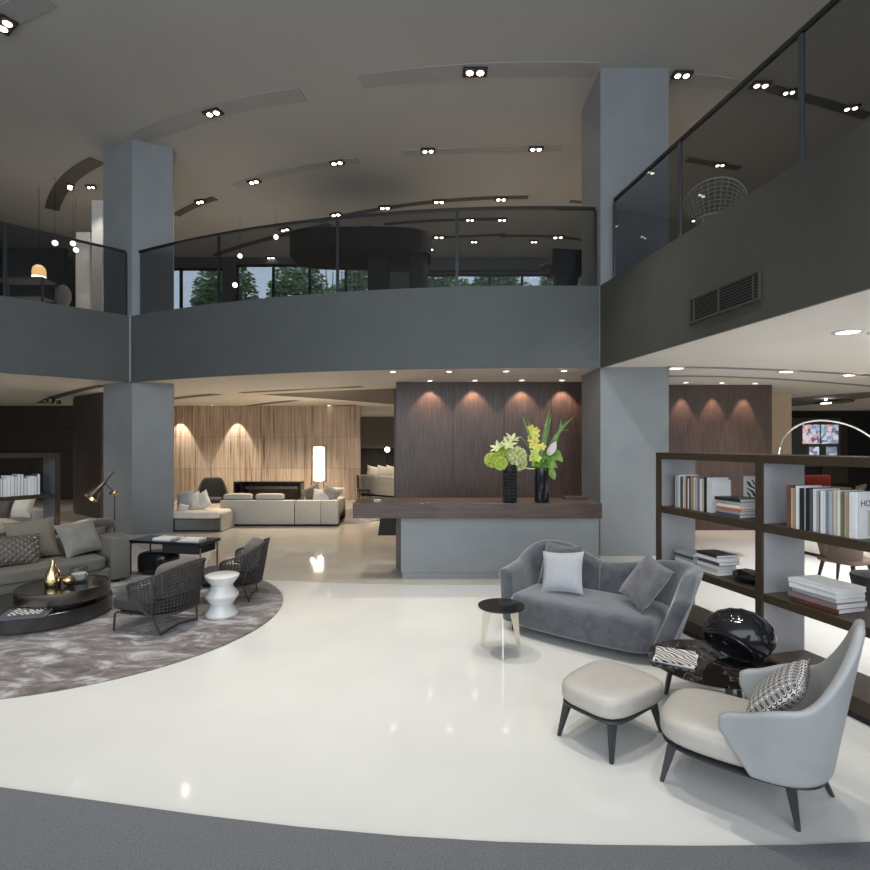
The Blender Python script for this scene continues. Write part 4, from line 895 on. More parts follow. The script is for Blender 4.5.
# woven armchairs
def woven(loc, rzz, label):
    t = thing('woven_armchair', label, 'armchair', loc, rzz, 'charcoal woven armchairs on the round rug')
    pth = upath(0.345, 0.09, 0.34, 0.31)
    def h(u): d = abs(u-0.5)*2; return 0.77-0.19*sm((d-0.1)/0.85)-0.035*sm((d-0.92)/0.08)
    def weave_bm(nu, nv):
        bm = NB(); nb = []
        def z0(u): d = abs(u-0.5)*2; return 0.22+0.17*sm((d-0.60)/0.36)
        g = []
        for i in range(nu+1):
            u = i/nu; x, y, nx, ny = pth(u); col = []
            for j in range(nv+1):
                v = j/nv; z = z0(u)+(h(u)-z0(u))*v; ex = 0.09*((z-0.23)/0.5); col.append(bm.verts.new((x+nx*ex, y+ny*ex, z)))
            g.append(col)
        for i in range(nu):
            for j in range(nv): bm.faces.new((g[i][j], g[i+1][j], g[i+1][j+1], g[i][j+1]))
        return bm, g
    bm, g = weave_bm(38, 12)
    rim = [g[i][12].co.copy() for i in range(39)]; low = [g[i][0].co.copy() for i in range(39)]; sides = [[g[k][j].co.copy() for j in range(13)] for k in (0, 38)]
    o = obj('weave', bm, m_weave, t); wf = o.modifiers.new('cords', 'WIREFRAME'); wf.thickness = 0.015; wf.use_even_offset = False; wf.use_replace = True
    bm = NB(); tube(bm, rim+sides[1][::-1][1:]+low[::-1][1:]+sides[0][1:-1], 0.013, 8, True); obj('rim', bm, m_weave, t, True)
    for s in (1, -1):
        bm = NB(); k = 8 if s < 0 else 30
        tube(bm, [rim[k]*0.98, Vector((rim[k].x*1.0-0.03, rim[k].y*1.0, 0.48)), Vector((-0.17, s*0.33, 0.25)), Vector((-0.235, s*0.27, 0.01))], 0.012); obj('leg', bm, m_darkleg, t, True)
        bm = NB(); tube(bm, [(0.12, s*0.31, 0.215), (0.34, s*0.30, 0.215), (0.375, s*0.30, 0.19), (0.39, s*0.30, 0.0)], 0.012); obj('leg', bm, m_darkleg, t, True)
    bm = NB(); tube(bm, [(-0.235, -0.27, 0.01), (-0.22, -0.16, 0.03), (-0.21, 0, 0.04), (-0.22, 0.16, 0.03), (-0.235, 0.27, 0.01)], 0.011); obj('runner', bm, m_darkleg, t, True)
    bm = NB(); cushion(bm, (0.05, 0, 0.215), (0.70, 0.62, 0.03), 4); obj('seat_frame', bm, m_darkleg, t, True)
    bm = NB(); cushion(bm, (0.10, 0, 0.305), (0.72, 0.62, 0.16), 6); obj('seat_cushion', bm, m_seatdark, t, True)
    bm = NB(); cushion(bm, (0, 0, 0), (0.17, 0.60, 0.38), 6, m4=M((-0.22, 0, 0.575), 0, -0.22, 0)); obj('back_cushion', bm, m_backdark, t, True)
    return t
w1 = woven((-3.12, 6.08, RZ), math.atan2(0.30, -0.95), 'charcoal woven cord armchair nearest the camera on the round rug')
c2 = dup(w1, 'charcoal woven cord armchair behind the white stool', (-2.72, 7.22, RZ), math.atan2(-0.12, -0.99))

place('drum_stool', 'glossy white zigzag waisted stool between the woven armchairs', 'stool', lathe(NB(), [(0, 0), (0.185, 0), (0.19, 0.01), (0.19, 0.03), (0.13, 0.125), (0.13, 0.14), (0.195, 0.235), (0.195, 0.262), (0.128, 0.355), (0.128, 0.375), (0.2, 0.465), (0.2, 0.485), (0.19, 0.492), (0, 0.488)], n=48), m_white, (-2.60, 6.47, RZ), smooth=True)

# black leather desk unit behind: cabinet and top
t = thing('console_desk', 'low black leather-topped desk between the column and woven armchair', 'desk', (-4.18, 8.50, 0), -0.22)
obj('desktop', box(NB(), (0, 0, 0.555), (1.34, 0.50, 0.045), bev=0.008), m_black, t)
for sx in (-1, 1):
    bm = NB(); tube(bm, [(sx*0.63, -0.21, 0.0), (sx*0.63, -0.21, 0.50), (sx*0.61, -0.17, 0.53), (sx*0.61, 0.17, 0.53), (sx*0.63, 0.21, 0.5), (sx*0.63, 0.21, 0)], 0.014); obj('leg_frame', bm, m_gunmetal, t, True)
obj('drawer_box', box(NB(), (0.26, 0.02, 0.46), (0.64, 0.44, 0.14), bev=0.008), m_blackm, t)
bm = NB(); cushion(bm, (0, 0, 0.20), (0.56, 0.42, 0.36), 5); place('leather_pouf', 'rounded black leather pouf tucked under the low desk', 'pouf', bm, m_black, (-4.46, 8.56, 0.0), -0.22, smooth=True)
for i, (px, y, mm, lab) in enumerate(((165, 541, 'white', 'white open book lying at the left on the low black desk'), (189, 544, 'white', 'white thick book lying at the right on the low black desk'))):
    p = inworld((-4.18, 8.50, 0.578), -0.22, ((-0.12, 0.37)[i], -0.03, 0)); flatbook((p.x, p.y, 0.578), -0.22+0.1*i, 0.32, 0.24, 0.03, bcm(mm), lab, 'book')

# reading lamp
LP = Vector((-5.5, 9.1, 0)); t = thing('floor_lamp', 'slim black floor lamp with brass-lined cone shade beside the left column', 'floor lamp', LP)
obj('base', disc(NB(), 0.13, 0, 0.015), m_black, t, True)
bm = NB(); tube(bm, [(0, 0, 0.015), (0, 0, 1.24)], 0.011); obj('pole', bm, m_darkleg, t, True)
bm = NB(); bmesh.ops.create_uvsphere(bm, u_segments=20, v_segments=12, radius=0.05, matrix=Matrix.Translation((0, 0, 1.26))); tube(bm, [(-0.03, -0.07, 1.26), (0.02, 0.07, 1.26)], 0.03, 12); obj('joint', bm, m_brass, t, True)
bm = NB(); tube(bm, [(0, 0, 1.27), (-0.10, -0.02, 1.37), (-0.17, -0.03, 1.45)], 0.011); obj('arm', bm, m_darkleg, t, True)
tip = Vector((-0.08, 0.12, 1.62)); mouth = Vector((-0.27, -0.22, 1.19)); d = (mouth-tip); q = d.to_track_quat('Z', 'Y').to_matrix().to_4x4(); m4 = Matrix.Translation(tip) @ q; L = d.length
bm = NB(); lathe(bm, [(0.012, 0), (0.018, L*0.3), (0.045, L*0.6), (0.095, L*0.9), (0.115, L), (0.111, L), (0.09, L*0.9), (0.04, L*0.6)], n=32, m4=m4); sh = obj('lamp_shade', bm, m_gunmetal, t, True)
bm = NB(); lathe(bm, [(0.109, L-0.002), (0.086, L*0.9), (0.038, L*0.62), (0, L*0.6)], n=32, m4=m4); obj('shade_lining', bm, m_brass, sh, True)
bm = NB(); bmesh.ops.create_uvsphere(bm, u_segments=12, v_segments=8, radius=0.03, matrix=m4 @ Matrix.Translation((0, 0, L*0.78))); obj('bulb', bm, emis('reading_bulb', (1, 0.7, 0.35), 12), sh, True)
l = bpy.data.lights.new('reading_lamp_light', 'SPOT'); l.energy = 25; l.color = (1, 0.72, 0.45); l.spot_size = 1.9; l.shadow_soft_size = 0.03
lo = bpy.data.objects.new('reading_lamp_light', l); C.objects.link(lo); lo.location = LP+m4 @ Vector((0, 0, L*0.86)); lo.rotation_euler = d.to_track_quat('-Z', 'Y').to_euler()

# left bookcase behind the taupe sofa
LBO = Vector((-6.37, 9.0, 0)); LU = Vector((-0.52, -0.855, 0)).normalized(); LV = Vector((LU.y, -LU.x, 0))   # LU runs to the near left, LV away from the camera
if LV.y < 0: LV = -LV
LRZ = math.atan2(LU.y, LU.x)
t = thing('bookcase', 'dark open bookcase behind the taupe sofa at the left edge', 'bookcase', LBO, LRZ)
sg = -1.0   # local -y points away from the camera here
LL = 3.2
obj('top_board', box(NB(), (LL/2, sg*0.22, 1.91), (LL, 0.44, 0.07), bev=0.003), m_bronze, t)
for z in (1.23, 0.62, 0.10): obj('shelf', box(NB(), (LL/2, sg*0.22, z), (LL-0.08, 0.43, 0.06)), m_bronze, t)
for s in (0.0, 1.55, 3.12):
    for z0, z1 in ((0.13, 0.59), (0.65, 1.20), (1.26, 1.875)): obj('upright', box(NB(), (s+0.035, sg*0.22, (z0+z1)/2), (0.066, 0.42, z1-z0)), mat('slate_lacquer_panel', (0.11, 0.125, 0.135), 0.4), t)
    obj('front_edge', box(NB(), (s+0.035, 0.0, 0.97), (0.072, 0.025, 1.94)), m_bronze, t)
lb = row(LBO+LV*0.36, LRZ, LU, -LV, 0.27, 1.30, 1.261, ['dark grey', 'blue-grey', 'white', 'white', 'mauve', 'mauve', 'pale grey', 'white', 'pale grey', 'white', 'white', 'black', 'white', 'pale grey', 'blue-grey', 'white', 'cream', 'white', 'white', 'pale grey'], 'left bookcase upper row', 'upright books on the left bookcase', 0.28, 0.36, d0=0.2, lo=0.035, hi=0.055)
row(LBO+LV*0.36, LRZ, LU, -LV, 1.02, 1.35, 0.651, ['white', 'blue-grey', 'white', 'black', 'white', 'pale grey'], 'left bookcase lower row', 'upright books on the lower left shelf', 0.34, 0.37, d0=0.2, lo=0.04, hi=0.06)

# cream sofa seen through the left bookcase
def simple_sofa(name, label, loc, rzz, L, D, hs, hbk, m, parts=True):
    t = thing(name, label, 'sofa', loc, rzz)
    obj('base', box(NB(), (0, 0, hs*0.45+0.03), (D, L, hs*0.75), bev=0.02), m, t, True); obj('plinth', box(NB(), (0, 0, 0.055), (D-0.1, L-0.1, 0.11)), m_blackm, t)
    bm = NB(); cushion(bm, (0.08, 0, hs-0.06), (D-0.2, L-0.04, 0.18), 9); obj('seat_cushion', bm, m, t, True)
    obj('backrest', box(NB(), (-D/2+0.1, 0, (hs+hbk)/2-0.05), (0.2, L, hbk-hs+0.15), bev=0.03, seg=3), m, t, True)
    return t
simple_sofa('fabric_sofa', 'cream sofa glimpsed through the left bookcase', (-9.3, 11.3, 0), -2.2, 2.2, 0.95, 0.42, 0.72, m_lightfab)
for i, (dx, dy, mm, lab) in enumerate(((0.2, -0.3, m_bolster, 'dark mauve cushion on the sofa behind the left bookcase'), (0.42, -0.15, m_whitefab, 'cream cushion on the sofa behind the left bookcase'))):
    bm = NB(); pillow(bm, 0.5, 0.5, 0.18); o = obj('scatter_cushion', bm, mm, None, True); o.matrix_world = M((-9.15+dx*1.4, 11.1+dy, 0.80), 0, 1.0, -1.4); tag(o, lab, 'cushion')

# ------------------------------------------------------------------ travertine lounge
bm = NB(); lathe(bm, [(0, 0), (1.9, 0), (1.9, 0.012), (0, 0.012)], n=64); place('rug', 'pale mottled round rug beyond the grey lounge sofa', 'rug', bm, m_rug, (-3.1, 15.6, 0.004))
t = thing('lounge_sofa', 'pale grey lounge sofa seen from behind before the travertine wall', 'sofa', (-3.96, 13.95, 0.0))
for a, b in ((-1.50, 0.38), (0.40, 1.05), (1.06, 1.50)):
    obj('back_panel', box(NB(), ((a+b)/2, -0.38, 0.36), (b-a, 0.22, 0.60), bev=0.015), m_lightfab, t, True)
obj('base', box(NB(), (0, 0.15, 0.2), (2.98, 0.85, 0.28), bev=0.02), m_lightfab, t, True)
bm = NB(); cushion(bm, (0, 0.15, 0.42), (2.7, 0.9, 0.18), 8); obj('seat_cushion', bm, m_lightfab, t, True)
obj('arm', box(NB(), (1.38, 0.2, 0.36), (0.22, 0.95, 0.58), bev=0.015), m_lightfab, t, True)
for x in (-1.12, -0.3):
    bm = NB(); cushion(bm, (x, -0.26, 0.74), (0.72, 0.26, 0.17), 4.5); obj('headrest', bm, m_lightfab, t, True)
obj('plinth', box(NB(), (0, 0.05, 0.03), (2.9, 0.9, 0.06)), m_blackm, t)
for px, y, mm, lab, r, Y in ((312, 493, m_bolster, 'brown cushion at the right end of the lounge sofa', -0.5, 14.15), (330, 494, m_cush2, 'rumpled grey cushion at the right end of the lounge sofa', 0.5, 13.95), (322, 497, m_pillow_l, 'pale grey cushion between brown and rumpled ones on the lounge sofa', 0.1, 13.9)):
    bm = NB(); pillow(bm, 0.5, 0.42, 0.17, crumple=.1); o = obj('scatter_cushion', bm, mm, None, True); q = at(px, y, Y); o.matrix_world = M(q, 1.2, r, 0); tag(o, lab, 'cushion')
# chaise with mirrored base
t = thing('chaise', 'white chaise on a low mirrored base next to the left column', 'chaise', (-5.80, 13.05, 0))
obj('base', box(NB(), (0, 0, 0.17), (1.35, 0.76, 0.26), bev=0.005), m_gunmetal, t); obj('plinth', box(NB(), (0, 0, 0.02), (1.3, 0.7, 0.04)), m_blackm, t)
bm = NB(); cushion(bm, (0, 0, 0.39), (1.35, 0.76, 0.18), 9); obj('seat_cushion', bm, m_whitefab, t, True)
obj('frame', box(NB(), (0.695, 0, 0.22), (0.04, 0.78, 0.4)), m_lightfab, t)
for k, (px, y, tw) in enumerate(((185, 500, 0.2), (193, 502, 0.35), (202, 501, 0.5), (183, 509, -0.2))):
    bm = NB(); pillow(bm, 0.42 if k < 3 else 0.24, 0.46 if k < 3 else 0.24, 0.2); o = obj('scatter_cushion', bm, m_whitefab if k != 0 else m_pillow_l, None, True); q = at(px, y, 13.15+0.05*k if k < 3 else 12.85); o.matrix_world = M(q, 1.25, -tw, 0)
    tag(o, ['grey cushion farthest left on the white chaise', 'plump white cushion in the middle of the chaise', 'white cushion leaning to the right on the chaise', 'small white roll cushion at the front of the chaise'][k], 'cushion')
# black lounge armchair
t = thing('shell_armchair', 'black high-back lounge armchair before the travertine wall', 'armchair', (-6.85, 16.3, 0), -1.2)
pth = upath(0.42, 0.25, 0.4, 0.38)
bm = NB(); shell(bm, pth, 0, 1, 0.3, lambda u: 0.62+0.44*(1-sm((abs(u-.5)*2-.25)/.4)), 0.04, 0.07, 30, 6, bs0=.08, bs1=.92); obj('backrest', bm, m_blackm, t, sub=1)
bm = NB(); cushion(bm, (0.05, 0, 0.38), (0.7, 0.7, 0.18), 4); obj('seat', bm, m_blackm, t, True)
for x, y in ((0.25, 0.25), (0.25, -0.25), (-0.25, 0.25), (-0.25, -0.25)): obj('leg', leg(NB(), (x, y, 0.32), (x*1.2, y*1.2, 0), 0.02, 0.012), m_black, t)
p = at(225, 507); t = thing('accent_table', 'small black side table beside the black lounge armchair', 'side table', (-6.0, 15.6, 0))
obj('tabletop', disc(NB(), 0.28, 0.5, 0.52), m_black, t, True); bm = NB(); tube(bm, [(0, 0, 0.015), (0, 0, 0.5)], 0.02); obj('pedestal', bm, m_black, t, True); obj('base', disc(NB(), 0.2, 0, 0.015), m_black, t, True)
place('cup', 'small pale cup on the black side table', 'cup', lathe(NB(), [(0, 0), (0.04, 0), (0.055, 0.12), (0.05, 0.12), (0.036, 0.01), (0, 0.01)], n=16), m_champ, (-6.0, 15.6, 0.52), smooth=True)
# long black fireplace cabinet
t = thing('fireplace_unit', 'long low black open-frame unit against the travertine wall', 'fireplace', (-5.75, 18.4, 0))
bm = NB(); box(bm, (0, 0, 0.78), (2.3, 0.5, 0.06)); box(bm, (-1.12, 0, 0.4), (0.06, 0.5, 0.76)); box(bm, (1.12, 0, 0.4), (0.06, 0.5, 0.76)); box(bm, (0, 0, 0.05), (2.3, 0.5, 0.1)); box(bm, (-0.82, 0, 0.42), (0.05, 0.5, 0.7)); obj('frame', bm, m_black, t)
obj('back_panel', box(NB(), (0, 0.22, 0.43), (2.2, 0.03, 0.66)), m_bronze, t); bm = NB(); box(bm, (0.15, -0.05, 0.60), (1.8, 0.3, 0.1)); obj('bronze_trough', bm, m_gunmetal, t)
# paper lamp
t = thing('paper_lamp', 'tall glowing rectangular paper lamp in a thin black frame', 'floor lamp', (-3.76, 17.2, 0))
obj('shade', box(NB(), (0, 0, 1.46), (0.30, 0.30, 1.10), bev=0.01), m_shade, t); bm = NB()
for x in (-1, 1):
    for y in (-1, 1): box(bm, (x*0.19, y*0.19, 1.02), (0.022, 0.022, 2.04))
box(bm, (0, 0, 0.02), (0.40, 0.40, 0.02)); box(bm, (0, 0.19, 2.0), (0.38, 0.02, 0.02)); box(bm, (0, 0, 0.89), (0.38, 0.38, 0.012))
obj('frame', bm, m_black, t)
l = bpy.data.lights.new('paper_lamp_light', 'POINT'); l.energy = 60; l.color = (1, 0.82, 0.6); l.shadow_soft_size = 0.2; lo = bpy.data.objects.new('paper_lamp_light', l); C.objects.link(lo); lo.location = (-3.76, 16.85, 1.5)
t = thing('pedestal_table', 'small round pale pedestal table by the paper lamp', 'side table', (-3.05, 16.0, 0.02))
obj('tabletop', disc(NB(), 0.33, 0.72, 0.745), m_white, t, True); bm = NB(); tube(bm, [(0, 0, 0.015), (0, 0, 0.72)], 0.02); obj('pedestal', bm, m_chrome, t, True); obj('base', disc(NB(), 0.22, 0, 0.015), m_chrome, t, True)
# far sofa, chair beyond the opening
t = simple_sofa('fabric_sofa', 'cream sofa far beyond the travertine corner', (-1.95, 21.6, 0), 0.9, 2.3, 1.0, 0.5, 0.8, m_whitefab)
for k, x in enumerate((-2.5, -2.1, -1.75)):
    bm = NB(); pillow(bm, 0.5, 0.5, 0.2); o = obj('scatter_cushion', bm, m_whitefab, None, True); o.matrix_world = M((x, 21.3+0.1*k, 0.98), 1.2, 0.2, 0.3); tag(o, 'white cushion, %s on the far cream sofa' % ['leftmost', 'middle', 'rightmost'][k], 'cushion', 'cushions on the far cream sofa')
t = thing('dining_chair', 'black chair seen edge-on beside the travertine wall end', 'chair', (-2.55, 18.9, 0), 0.3)
bm = NB(); cushion(bm, (0, 0, 0.45), (0.45, 0.45, 0.07), 5); obj('seat', bm, m_blackm, t, True); bm = NB(); cushion(bm, (-0.2, 0, 0.75), (0.06, 0.45, 0.5), 4); obj('backrest', bm, m_blackm, t, True)
for x in (-1, 1):
    for y in (-1, 1): obj('leg', leg(NB(), (x*0.17, y*0.17, 0.44), (x*0.2, y*0.2, 0), 0.02, 0.012), m_black, t)
p = at(386, 448, 22); t = thing('table_lamp', 'small glowing bulb lamp beyond the opening', 'lamp', (p.x, 22.6, 0))
bm = NB(); tube(bm, [(0, 0, 0.02), (0, 0, 1.75)], 0.015); obj('pole', bm, m_black, t, True); obj('base', disc(NB(), 0.15, 0, 0.02), m_black, t, True)
bm = NB(); bmesh.ops.create_uvsphere(bm, u_segments=16, v_segments=10, radius=0.11, matrix=Matrix.Translation((0, 0, 1.86))); obj('bulb', bm, m_bulbw, t, True)

# ------------------------------------------------------------------ room beyond the right bookcase
def din(loc, rzz, label, m):
    t = thing('dining_chair', label, 'chair', loc, rzz)
    bm = NB(); cushion(bm, (0, 0, 0.46), (0.56, 0.58, 0.09), 4); obj('seat', bm, m, t, True)
    bm = NB(); shell(bm, upath(0.28, 0.0, 0.27, 0.25), 0.1, 0.9, 0.46, lambda u: 0.84-0.1*(abs(u-.5)*2)**2, 0.05, 0.035, 20, 5, back=0.2); obj('backrest', bm, m, t, sub=1)
    for x in (-1, 1):
        for y in (-1, 1): obj('leg', leg(NB(), (x*0.18, y*0.19, 0.44), (x*0.25, y*0.26, 0), 0.022, 0.011), m_bronze, t)
    return t
din((5.85, 7.55, 0), 0.4, 'brown upholstered chair with splayed legs seen through the near bay', m_brownfab)
din((13.3, 16.9, 0), 2.6, 'brown chair with pale back edge near the wall of screens', m_cush1)
p = at(866, 600, 6.3); t = thing('tub_chair', 'dark tapered tub chair behind the bookcase at the right edge', 'armchair', (5.3, 6.3, 0))
bm = NB(); lathe(bm, [(0, 0.08), (0.2, 0.08), (0.26, 0.3), (0.30, 0.52), (0.29, 0.54), (0.25, 0.5), (0.22, 0.36), (0, 0.36)], n=32); obj('body', bm, m_blackm, t, True)
obj('base', disc(NB(), 0.18, 0, 0.08), m_black, t, True)
t = thing('round_table', 'round brown dining table far behind the near bay', 'table', (12.3, 16.6, 0)); obj('tabletop', disc(NB(), 0.6, 0.72, 0.75), m_brownfab, t, True); bm = NB(); tube(bm, [(0, 0, 0), (0, 0, 0.72)], 0.06); obj('pedestal', bm, m_black, t, True)
t = simple_sofa('fabric_sofa', 'dark red sofa in front of the black wall at right', (14.2, 20.5, 0), -PI/2, 2.6, 0.9, 0.45, 0.85, m_red)
t = simple_sofa('fabric_sofa', 'pale beige low bench seat seen through the near bay', (7.4, 10.2, 0), 0.2, 1.2, 0.8, 0.45, 0.6, m_whitefab)
# wall of screens
p = at(824, 440, 22.6); t = thing('screen_wall', 'wall panel with four glowing picture screens on the black wall', 'screen', (p.x, 22.85, p.z))
obj('panel', box(NB(), (-0.15, 0.04, -0.1), (2.1, 0.06, 2.1)), m_fascia, t)
for x, z, a, b in ((-0.38, 0.25, 0.72, 0.82), (0.42, 0.25, 0.72, 0.82), (-0.25, -0.5, 0.4, 0.42), (0.5, -0.5, 0.45, 0.42)): obj('screen', box(NB(), (x, -0.015, z), (a, 0.03, b)), m_screen, t)
# arc lamp
t = thing('arc_lamp', 'thin chrome arc lamp bending over behind the right bookcase', 'floor lamp', (8.2, 9.2, 0))
arcp = [(8.2, 0, 0.1), (8.2, 0, 1.2), (8.05, 0, 1.75), (7.75, 0, 2.08), (7.3, 0, 2.38), (6.85, 0, 2.50), (6.5, 0, 2.49), (6.25, 0, 2.39), (6.07, 0, 2.22), (5.98, 0, 2.0), (5.96, 0, 1.7)]
P = [Vector((a-8.2, 0, c)) for a, b, c in arcp]; Q = []
for i in range(len(P)-1):
    p0, p1, p2, p3 = P[max(0, i-1)], P[i], P[i+1], P[min(len(P)-1, i+2)]
    for k in range(5):
        u = k/5; Q.append(0.5*((2*p1)+(p2-p0)*u+(2*p0-5*p1+4*p2-p3)*u*u+(3*p1-p0-3*p2+p3)*u**3))
Q.append(P[-1])
bm = NB(); tube(bm, Q, 0.016, 8); obj('arc', bm, m_chrome, t, True); obj('base', box(NB(), (0, 0, 0.05), (0.3, 0.2, 0.1), bev=0.01), m_white, t)
bm = NB(); lathe(bm, [(0.02, 0.16), (0.10, 0.12), (0.15, 0.02), (0.16, 0), (0.155, 0), (0.14, 0.02), (0.09, 0.11), (0, 0.13)], (5.96-8.2, 0, 1.55), 24); obj('lamp_shade', bm, m_chrome, t, True)

# ------------------------------------------------------------------ upper floor things
m_canopy = mat('dark_canopy_paint', (0.04, 0.034, 0.03), 0.9, spec=0.0)
t = thing('canopy_kiosk', 'large dark rounded canopy structure upstairs behind the curved railing', 'kiosk', (-2.0, 14.5, 5.0))
bm = NB(); out = [(-1.55, 0), (-1.2, 0.5), (0.4, 0.7), (1.5, 0.5), (1.9, 0), (1.5, -0.5), (0.4, -0.7), (-1.2, -0.45)]
out = [(1.9*math.copysign(abs(math.cos(a*PI/24))**0.5, math.cos(a*PI/24)), 0.9*math.copysign(abs(math.sin(a*PI/24))**0.6, math.sin(a*PI/24))) for a in range(48)]
prism(bm, out, 2.15, 2.68); obj('canopy', bm, m_canopy, t)
bm = NB(); box(bm, (0.45, 0.1, 1.075), (0.55, 0.5, 2.15)); obj('pillar', bm, m_canopy, t)
bm = NB(); cushion(bm, (1.55, 0, 1.55), (0.5, 1.0, 2.1), 3.5); obj('rounded_end', bm, m_canopy, t, True)
t = thing('display_stand', 'black angular cabinet on a leg upstairs beside the right column', 'cabinet', (2.95, 12.4, 5.0))
obj('cabinet', box(NB(), (0.1, 0, 1.3), (0.72, 0.4, 0.6), ry=0.05, bev=0.03), m_blackm, t); obj('leg', box(NB(), (0.1, 0, 0.5), (0.5, 0.25, 1.0)), m_blackm, t)
bm = NB(); cushion(bm, (-0.35, 0, 1.2), (0.3, 0.3, 0.2), 3); obj('handle', bm, m_blackm, t, True)
# wire chair upstairs
t = thing('wire_chair', 'white wire mesh chair upstairs behind the right railing', 'chair', (4.12, 7.85, 5.01), 1.15)
bm = NB(); n = 12; g = []
for i in range(n+1):
    a = -1.25+2.5*i/n; g.append([bm.verts.new((-(0.22+0.16*(j/8))*math.cos(a)*1.1, (0.28+0.12*j/8)*math.sin(a)*1.1, 0.42+(0.42-0.18*(a/1.25)**2)*j/8)) for j in range(9)])
for i in range(n):
    for j in range(8): bm.faces.new((g[i][j], g[i+1][j], g[i+1][j+1], g[i][j+1]))
rim = [g[i][8].co.copy() for i in range(n+1)]
o = obj('wire_back', bm, m_white, t); wf = o.modifiers.new('w', 'WIREFRAME'); wf.thickness = 0.009
bm = NB(); tube(bm, rim, 0.011, 6); obj('rim', bm, m_white, t, True)
obj('seat', disc(NB(), 0.25, 0.40, 0.43), m_white, t, True)
for a in (0.8, 2.3, 3.9, 5.5): bm = NB(); tube(bm, [(0.18*math.cos(a), 0.18*math.sin(a), 0.4), (0.24*math.cos(a), 0.24*math.sin(a), 0)], 0.01, 6); obj('leg', bm, m_white, t, True)
# left upper table, lamps, vase
t = thing('frame_table', 'thin dark frame table upstairs behind the left railing', 'table', (-9.75, 12.6, 5.0))
bm = NB(); box(bm, (0, 0, 0.98), (1.2, 0.5, 0.04)); 
for x in (-0.58, 0.58):
    for y in (-0.22, 0.22): box(bm, (x, y, 0.49), (0.04, 0.04, 0.96))
box(bm, (0, 0, 0.55), (1.16, 0.46, 0.03)); obj('frame', bm, m_post, t)
p = at(39, 281.5, 14.5); t = thing('dome_lamp', 'glowing dome lamp hanging upstairs behind the left railing', 'lamp', (p.x, 14.5, p.z))
bm = NB(); lathe(bm, [(0, 0), (0.165, 0), (0.165, 0.13)], n=24); obj('diffuser', bm, m_bulbw, t, True)
bm = NB(); lathe(bm, [(0.165, 0.13), (0.165, 0.28), (0.14, 0.38), (0.08, 0.44), (0, 0.455)], n=24); obj('dome', bm, m_amber, t, True)
bm = NB(); tube(bm, [(0, 0, 0.45), (0, 0, ZC-p.z)], 0.006, 6); obj('cord', bm, m_black, t)
t = thing('ceramic_vase', 'round pale ceramic vase upstairs right of the frame table', 'vase', (-9.05, 12.9, 5.0))
bm = NB(); lathe(bm, [(0, 0.0), (0.1, 0), (0.12, 0.5), (0.17, 0.62), (0.17, 0.8), (0.10, 0.93), (0.04, 0.97), (0, 0.97)], n=24); obj('body', bm, m_lightfab, t, True)
for k, (px, y, Y, lab) in enumerate(((55, 243, 14, 'brightest spot near the left wall upstairs'), (73, 243.5, 14.8, 'smaller spot touching the pale pillar upstairs'), (76, 250, 15.2, 'lowest small spot beside the pale pillar'), (276, 236+1, 16, 'lamp glow on the track left of the rail post'), (240, 256, 16.5, 'bright lamp left of the window pier'), (235, 285, 15, 'low round lamp beside the window pier'), (141.5, 293, 14.2, 'warm lamp close to the left column'))):
    p = at(px, y, Y); t = thing('globe_lamp', 'small glowing globe, '+lab, 'lamp', p, 0, 'globe lamps upstairs')
    bm = NB(); bmesh.ops.create_uvsphere(bm, u_segments=12, v_segments=8, radius=0.07 if k != 6 else 0.14); obj('globe', bm, m_bulbw if k != 6 else m_amber, t, True)
    bm = NB()
    if k == 6 or k == 5: tube(bm, [(0, 0, -0.06), (0, 0, 5.0-p.z)], 0.01, 6)
    else: tube(bm, [(0, 0, 0.06), (0, 0, ZC-p.z)], 0.004, 6)
    obj('stem', bm, m_black, t)

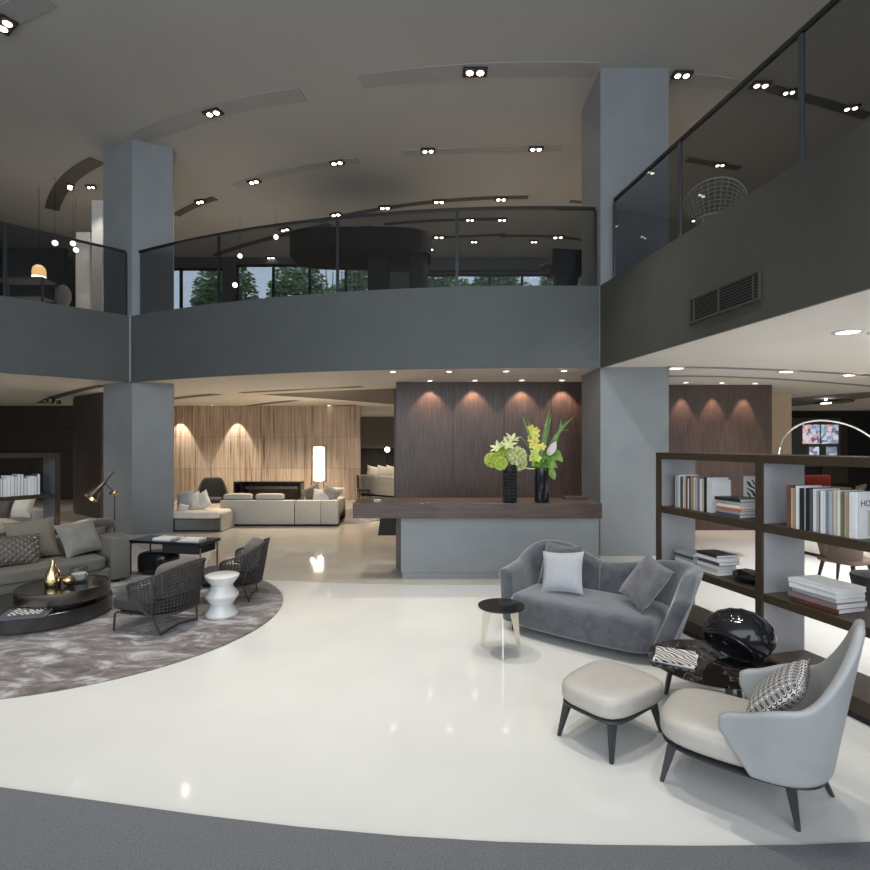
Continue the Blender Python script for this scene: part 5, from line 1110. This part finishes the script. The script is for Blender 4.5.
# ------------------------------------------------------------------ garden outside the upper windows
def leafcloud(n, R, seed):
    rn = random.Random(seed); bm = NB()
    for i in range(n):
        while True:
            p = Vector((rn.uniform(-1, 1), rn.uniform(-1, 1), rn.uniform(-1, 1)))
            if p.length < 1: break
        p = Vector((p.x*R[0], p.y*R[1], p.z*R[2])); s = rn.uniform(0.08, 0.17)
        m = Matrix.Translation(p) @ Matrix.Rotation(rn.uniform(0, 6), 4, 'Z') @ Matrix.Rotation(rn.uniform(-1.2, 1.2), 4, 'X')
        a = [bm.verts.new(m @ Vector(q)) for q in ((-s, 0, 0), (0, -s*0.45, s*0.1), (s, 0, 0), (0, s*0.45, s*0.1))]; bm.faces.new(a)
    return bm
struct('trim_garden_terrace', box(NB(), (0, 24.3, 5.05), (34, 7, 0.1)), m_greywall)
t = thing('garden_tree', 'leafy garden tree outside the window behind the left glass panels', 'tree', (-8.8, 22.3, 5.1), 0, 'garden trees outside the upper windows')
o = obj('crown', leafcloud(5200, (1.45, 0.95, 2.35), 2), m_foliage, t); o.location = (0, 0, 2.6)
bm = NB(); tube(bm, [(0, 0, 0), (0.1, 0, 1.4), (0, 0.1, 2.8)], [0.09, 0.07, 0.03]); obj('trunk', bm, m_stem, t, True)
for k, (x, y) in enumerate(((-5.8, 22.6), (-3.0, 22.4), (-0.2, 22.6), (2.6, 22.4), (5.4, 22.6))):
    c = dup(t, 'leafy garden tree outside the upper windows, %s from the left' % ORD[k+1], (x, y, 5.1), k*1.3)
for k, (x, y) in enumerate(((-10.4, 25.6), (-7.3, 25.8), (-4.4, 25.6), (-1.5, 25.8), (1.3, 25.6), (4.1, 25.8), (7.0, 25.6))):
    c = dup(t, 'leafy tree in the rear garden row, %s from the left' % ORD[k], (x, y, 5.1), k*1.1+0.5)
st = None
for k in range(12):
    x = -4.3+k*0.2; lab = 'slim bamboo stalk outside the window left of the dark canopy'
    if st is None:
        st = obj('bamboo_stalk', tube(NB(), [(0, 0, 0), (0.05, 0, 2), (-0.02, 0, 3.9)], [0.03, 0.028, 0.02], 6), m_bamboo, None, True); tag(st, lab, 'bamboo', 'bamboo stalks outside the upper window'); st.location = (x, 21.0, 5.1)
    else: dup(st, lab, (x+random.uniform(-.06, .06), 21.0+random.uniform(-.3, .3), 5.1), random.uniform(0, 6))
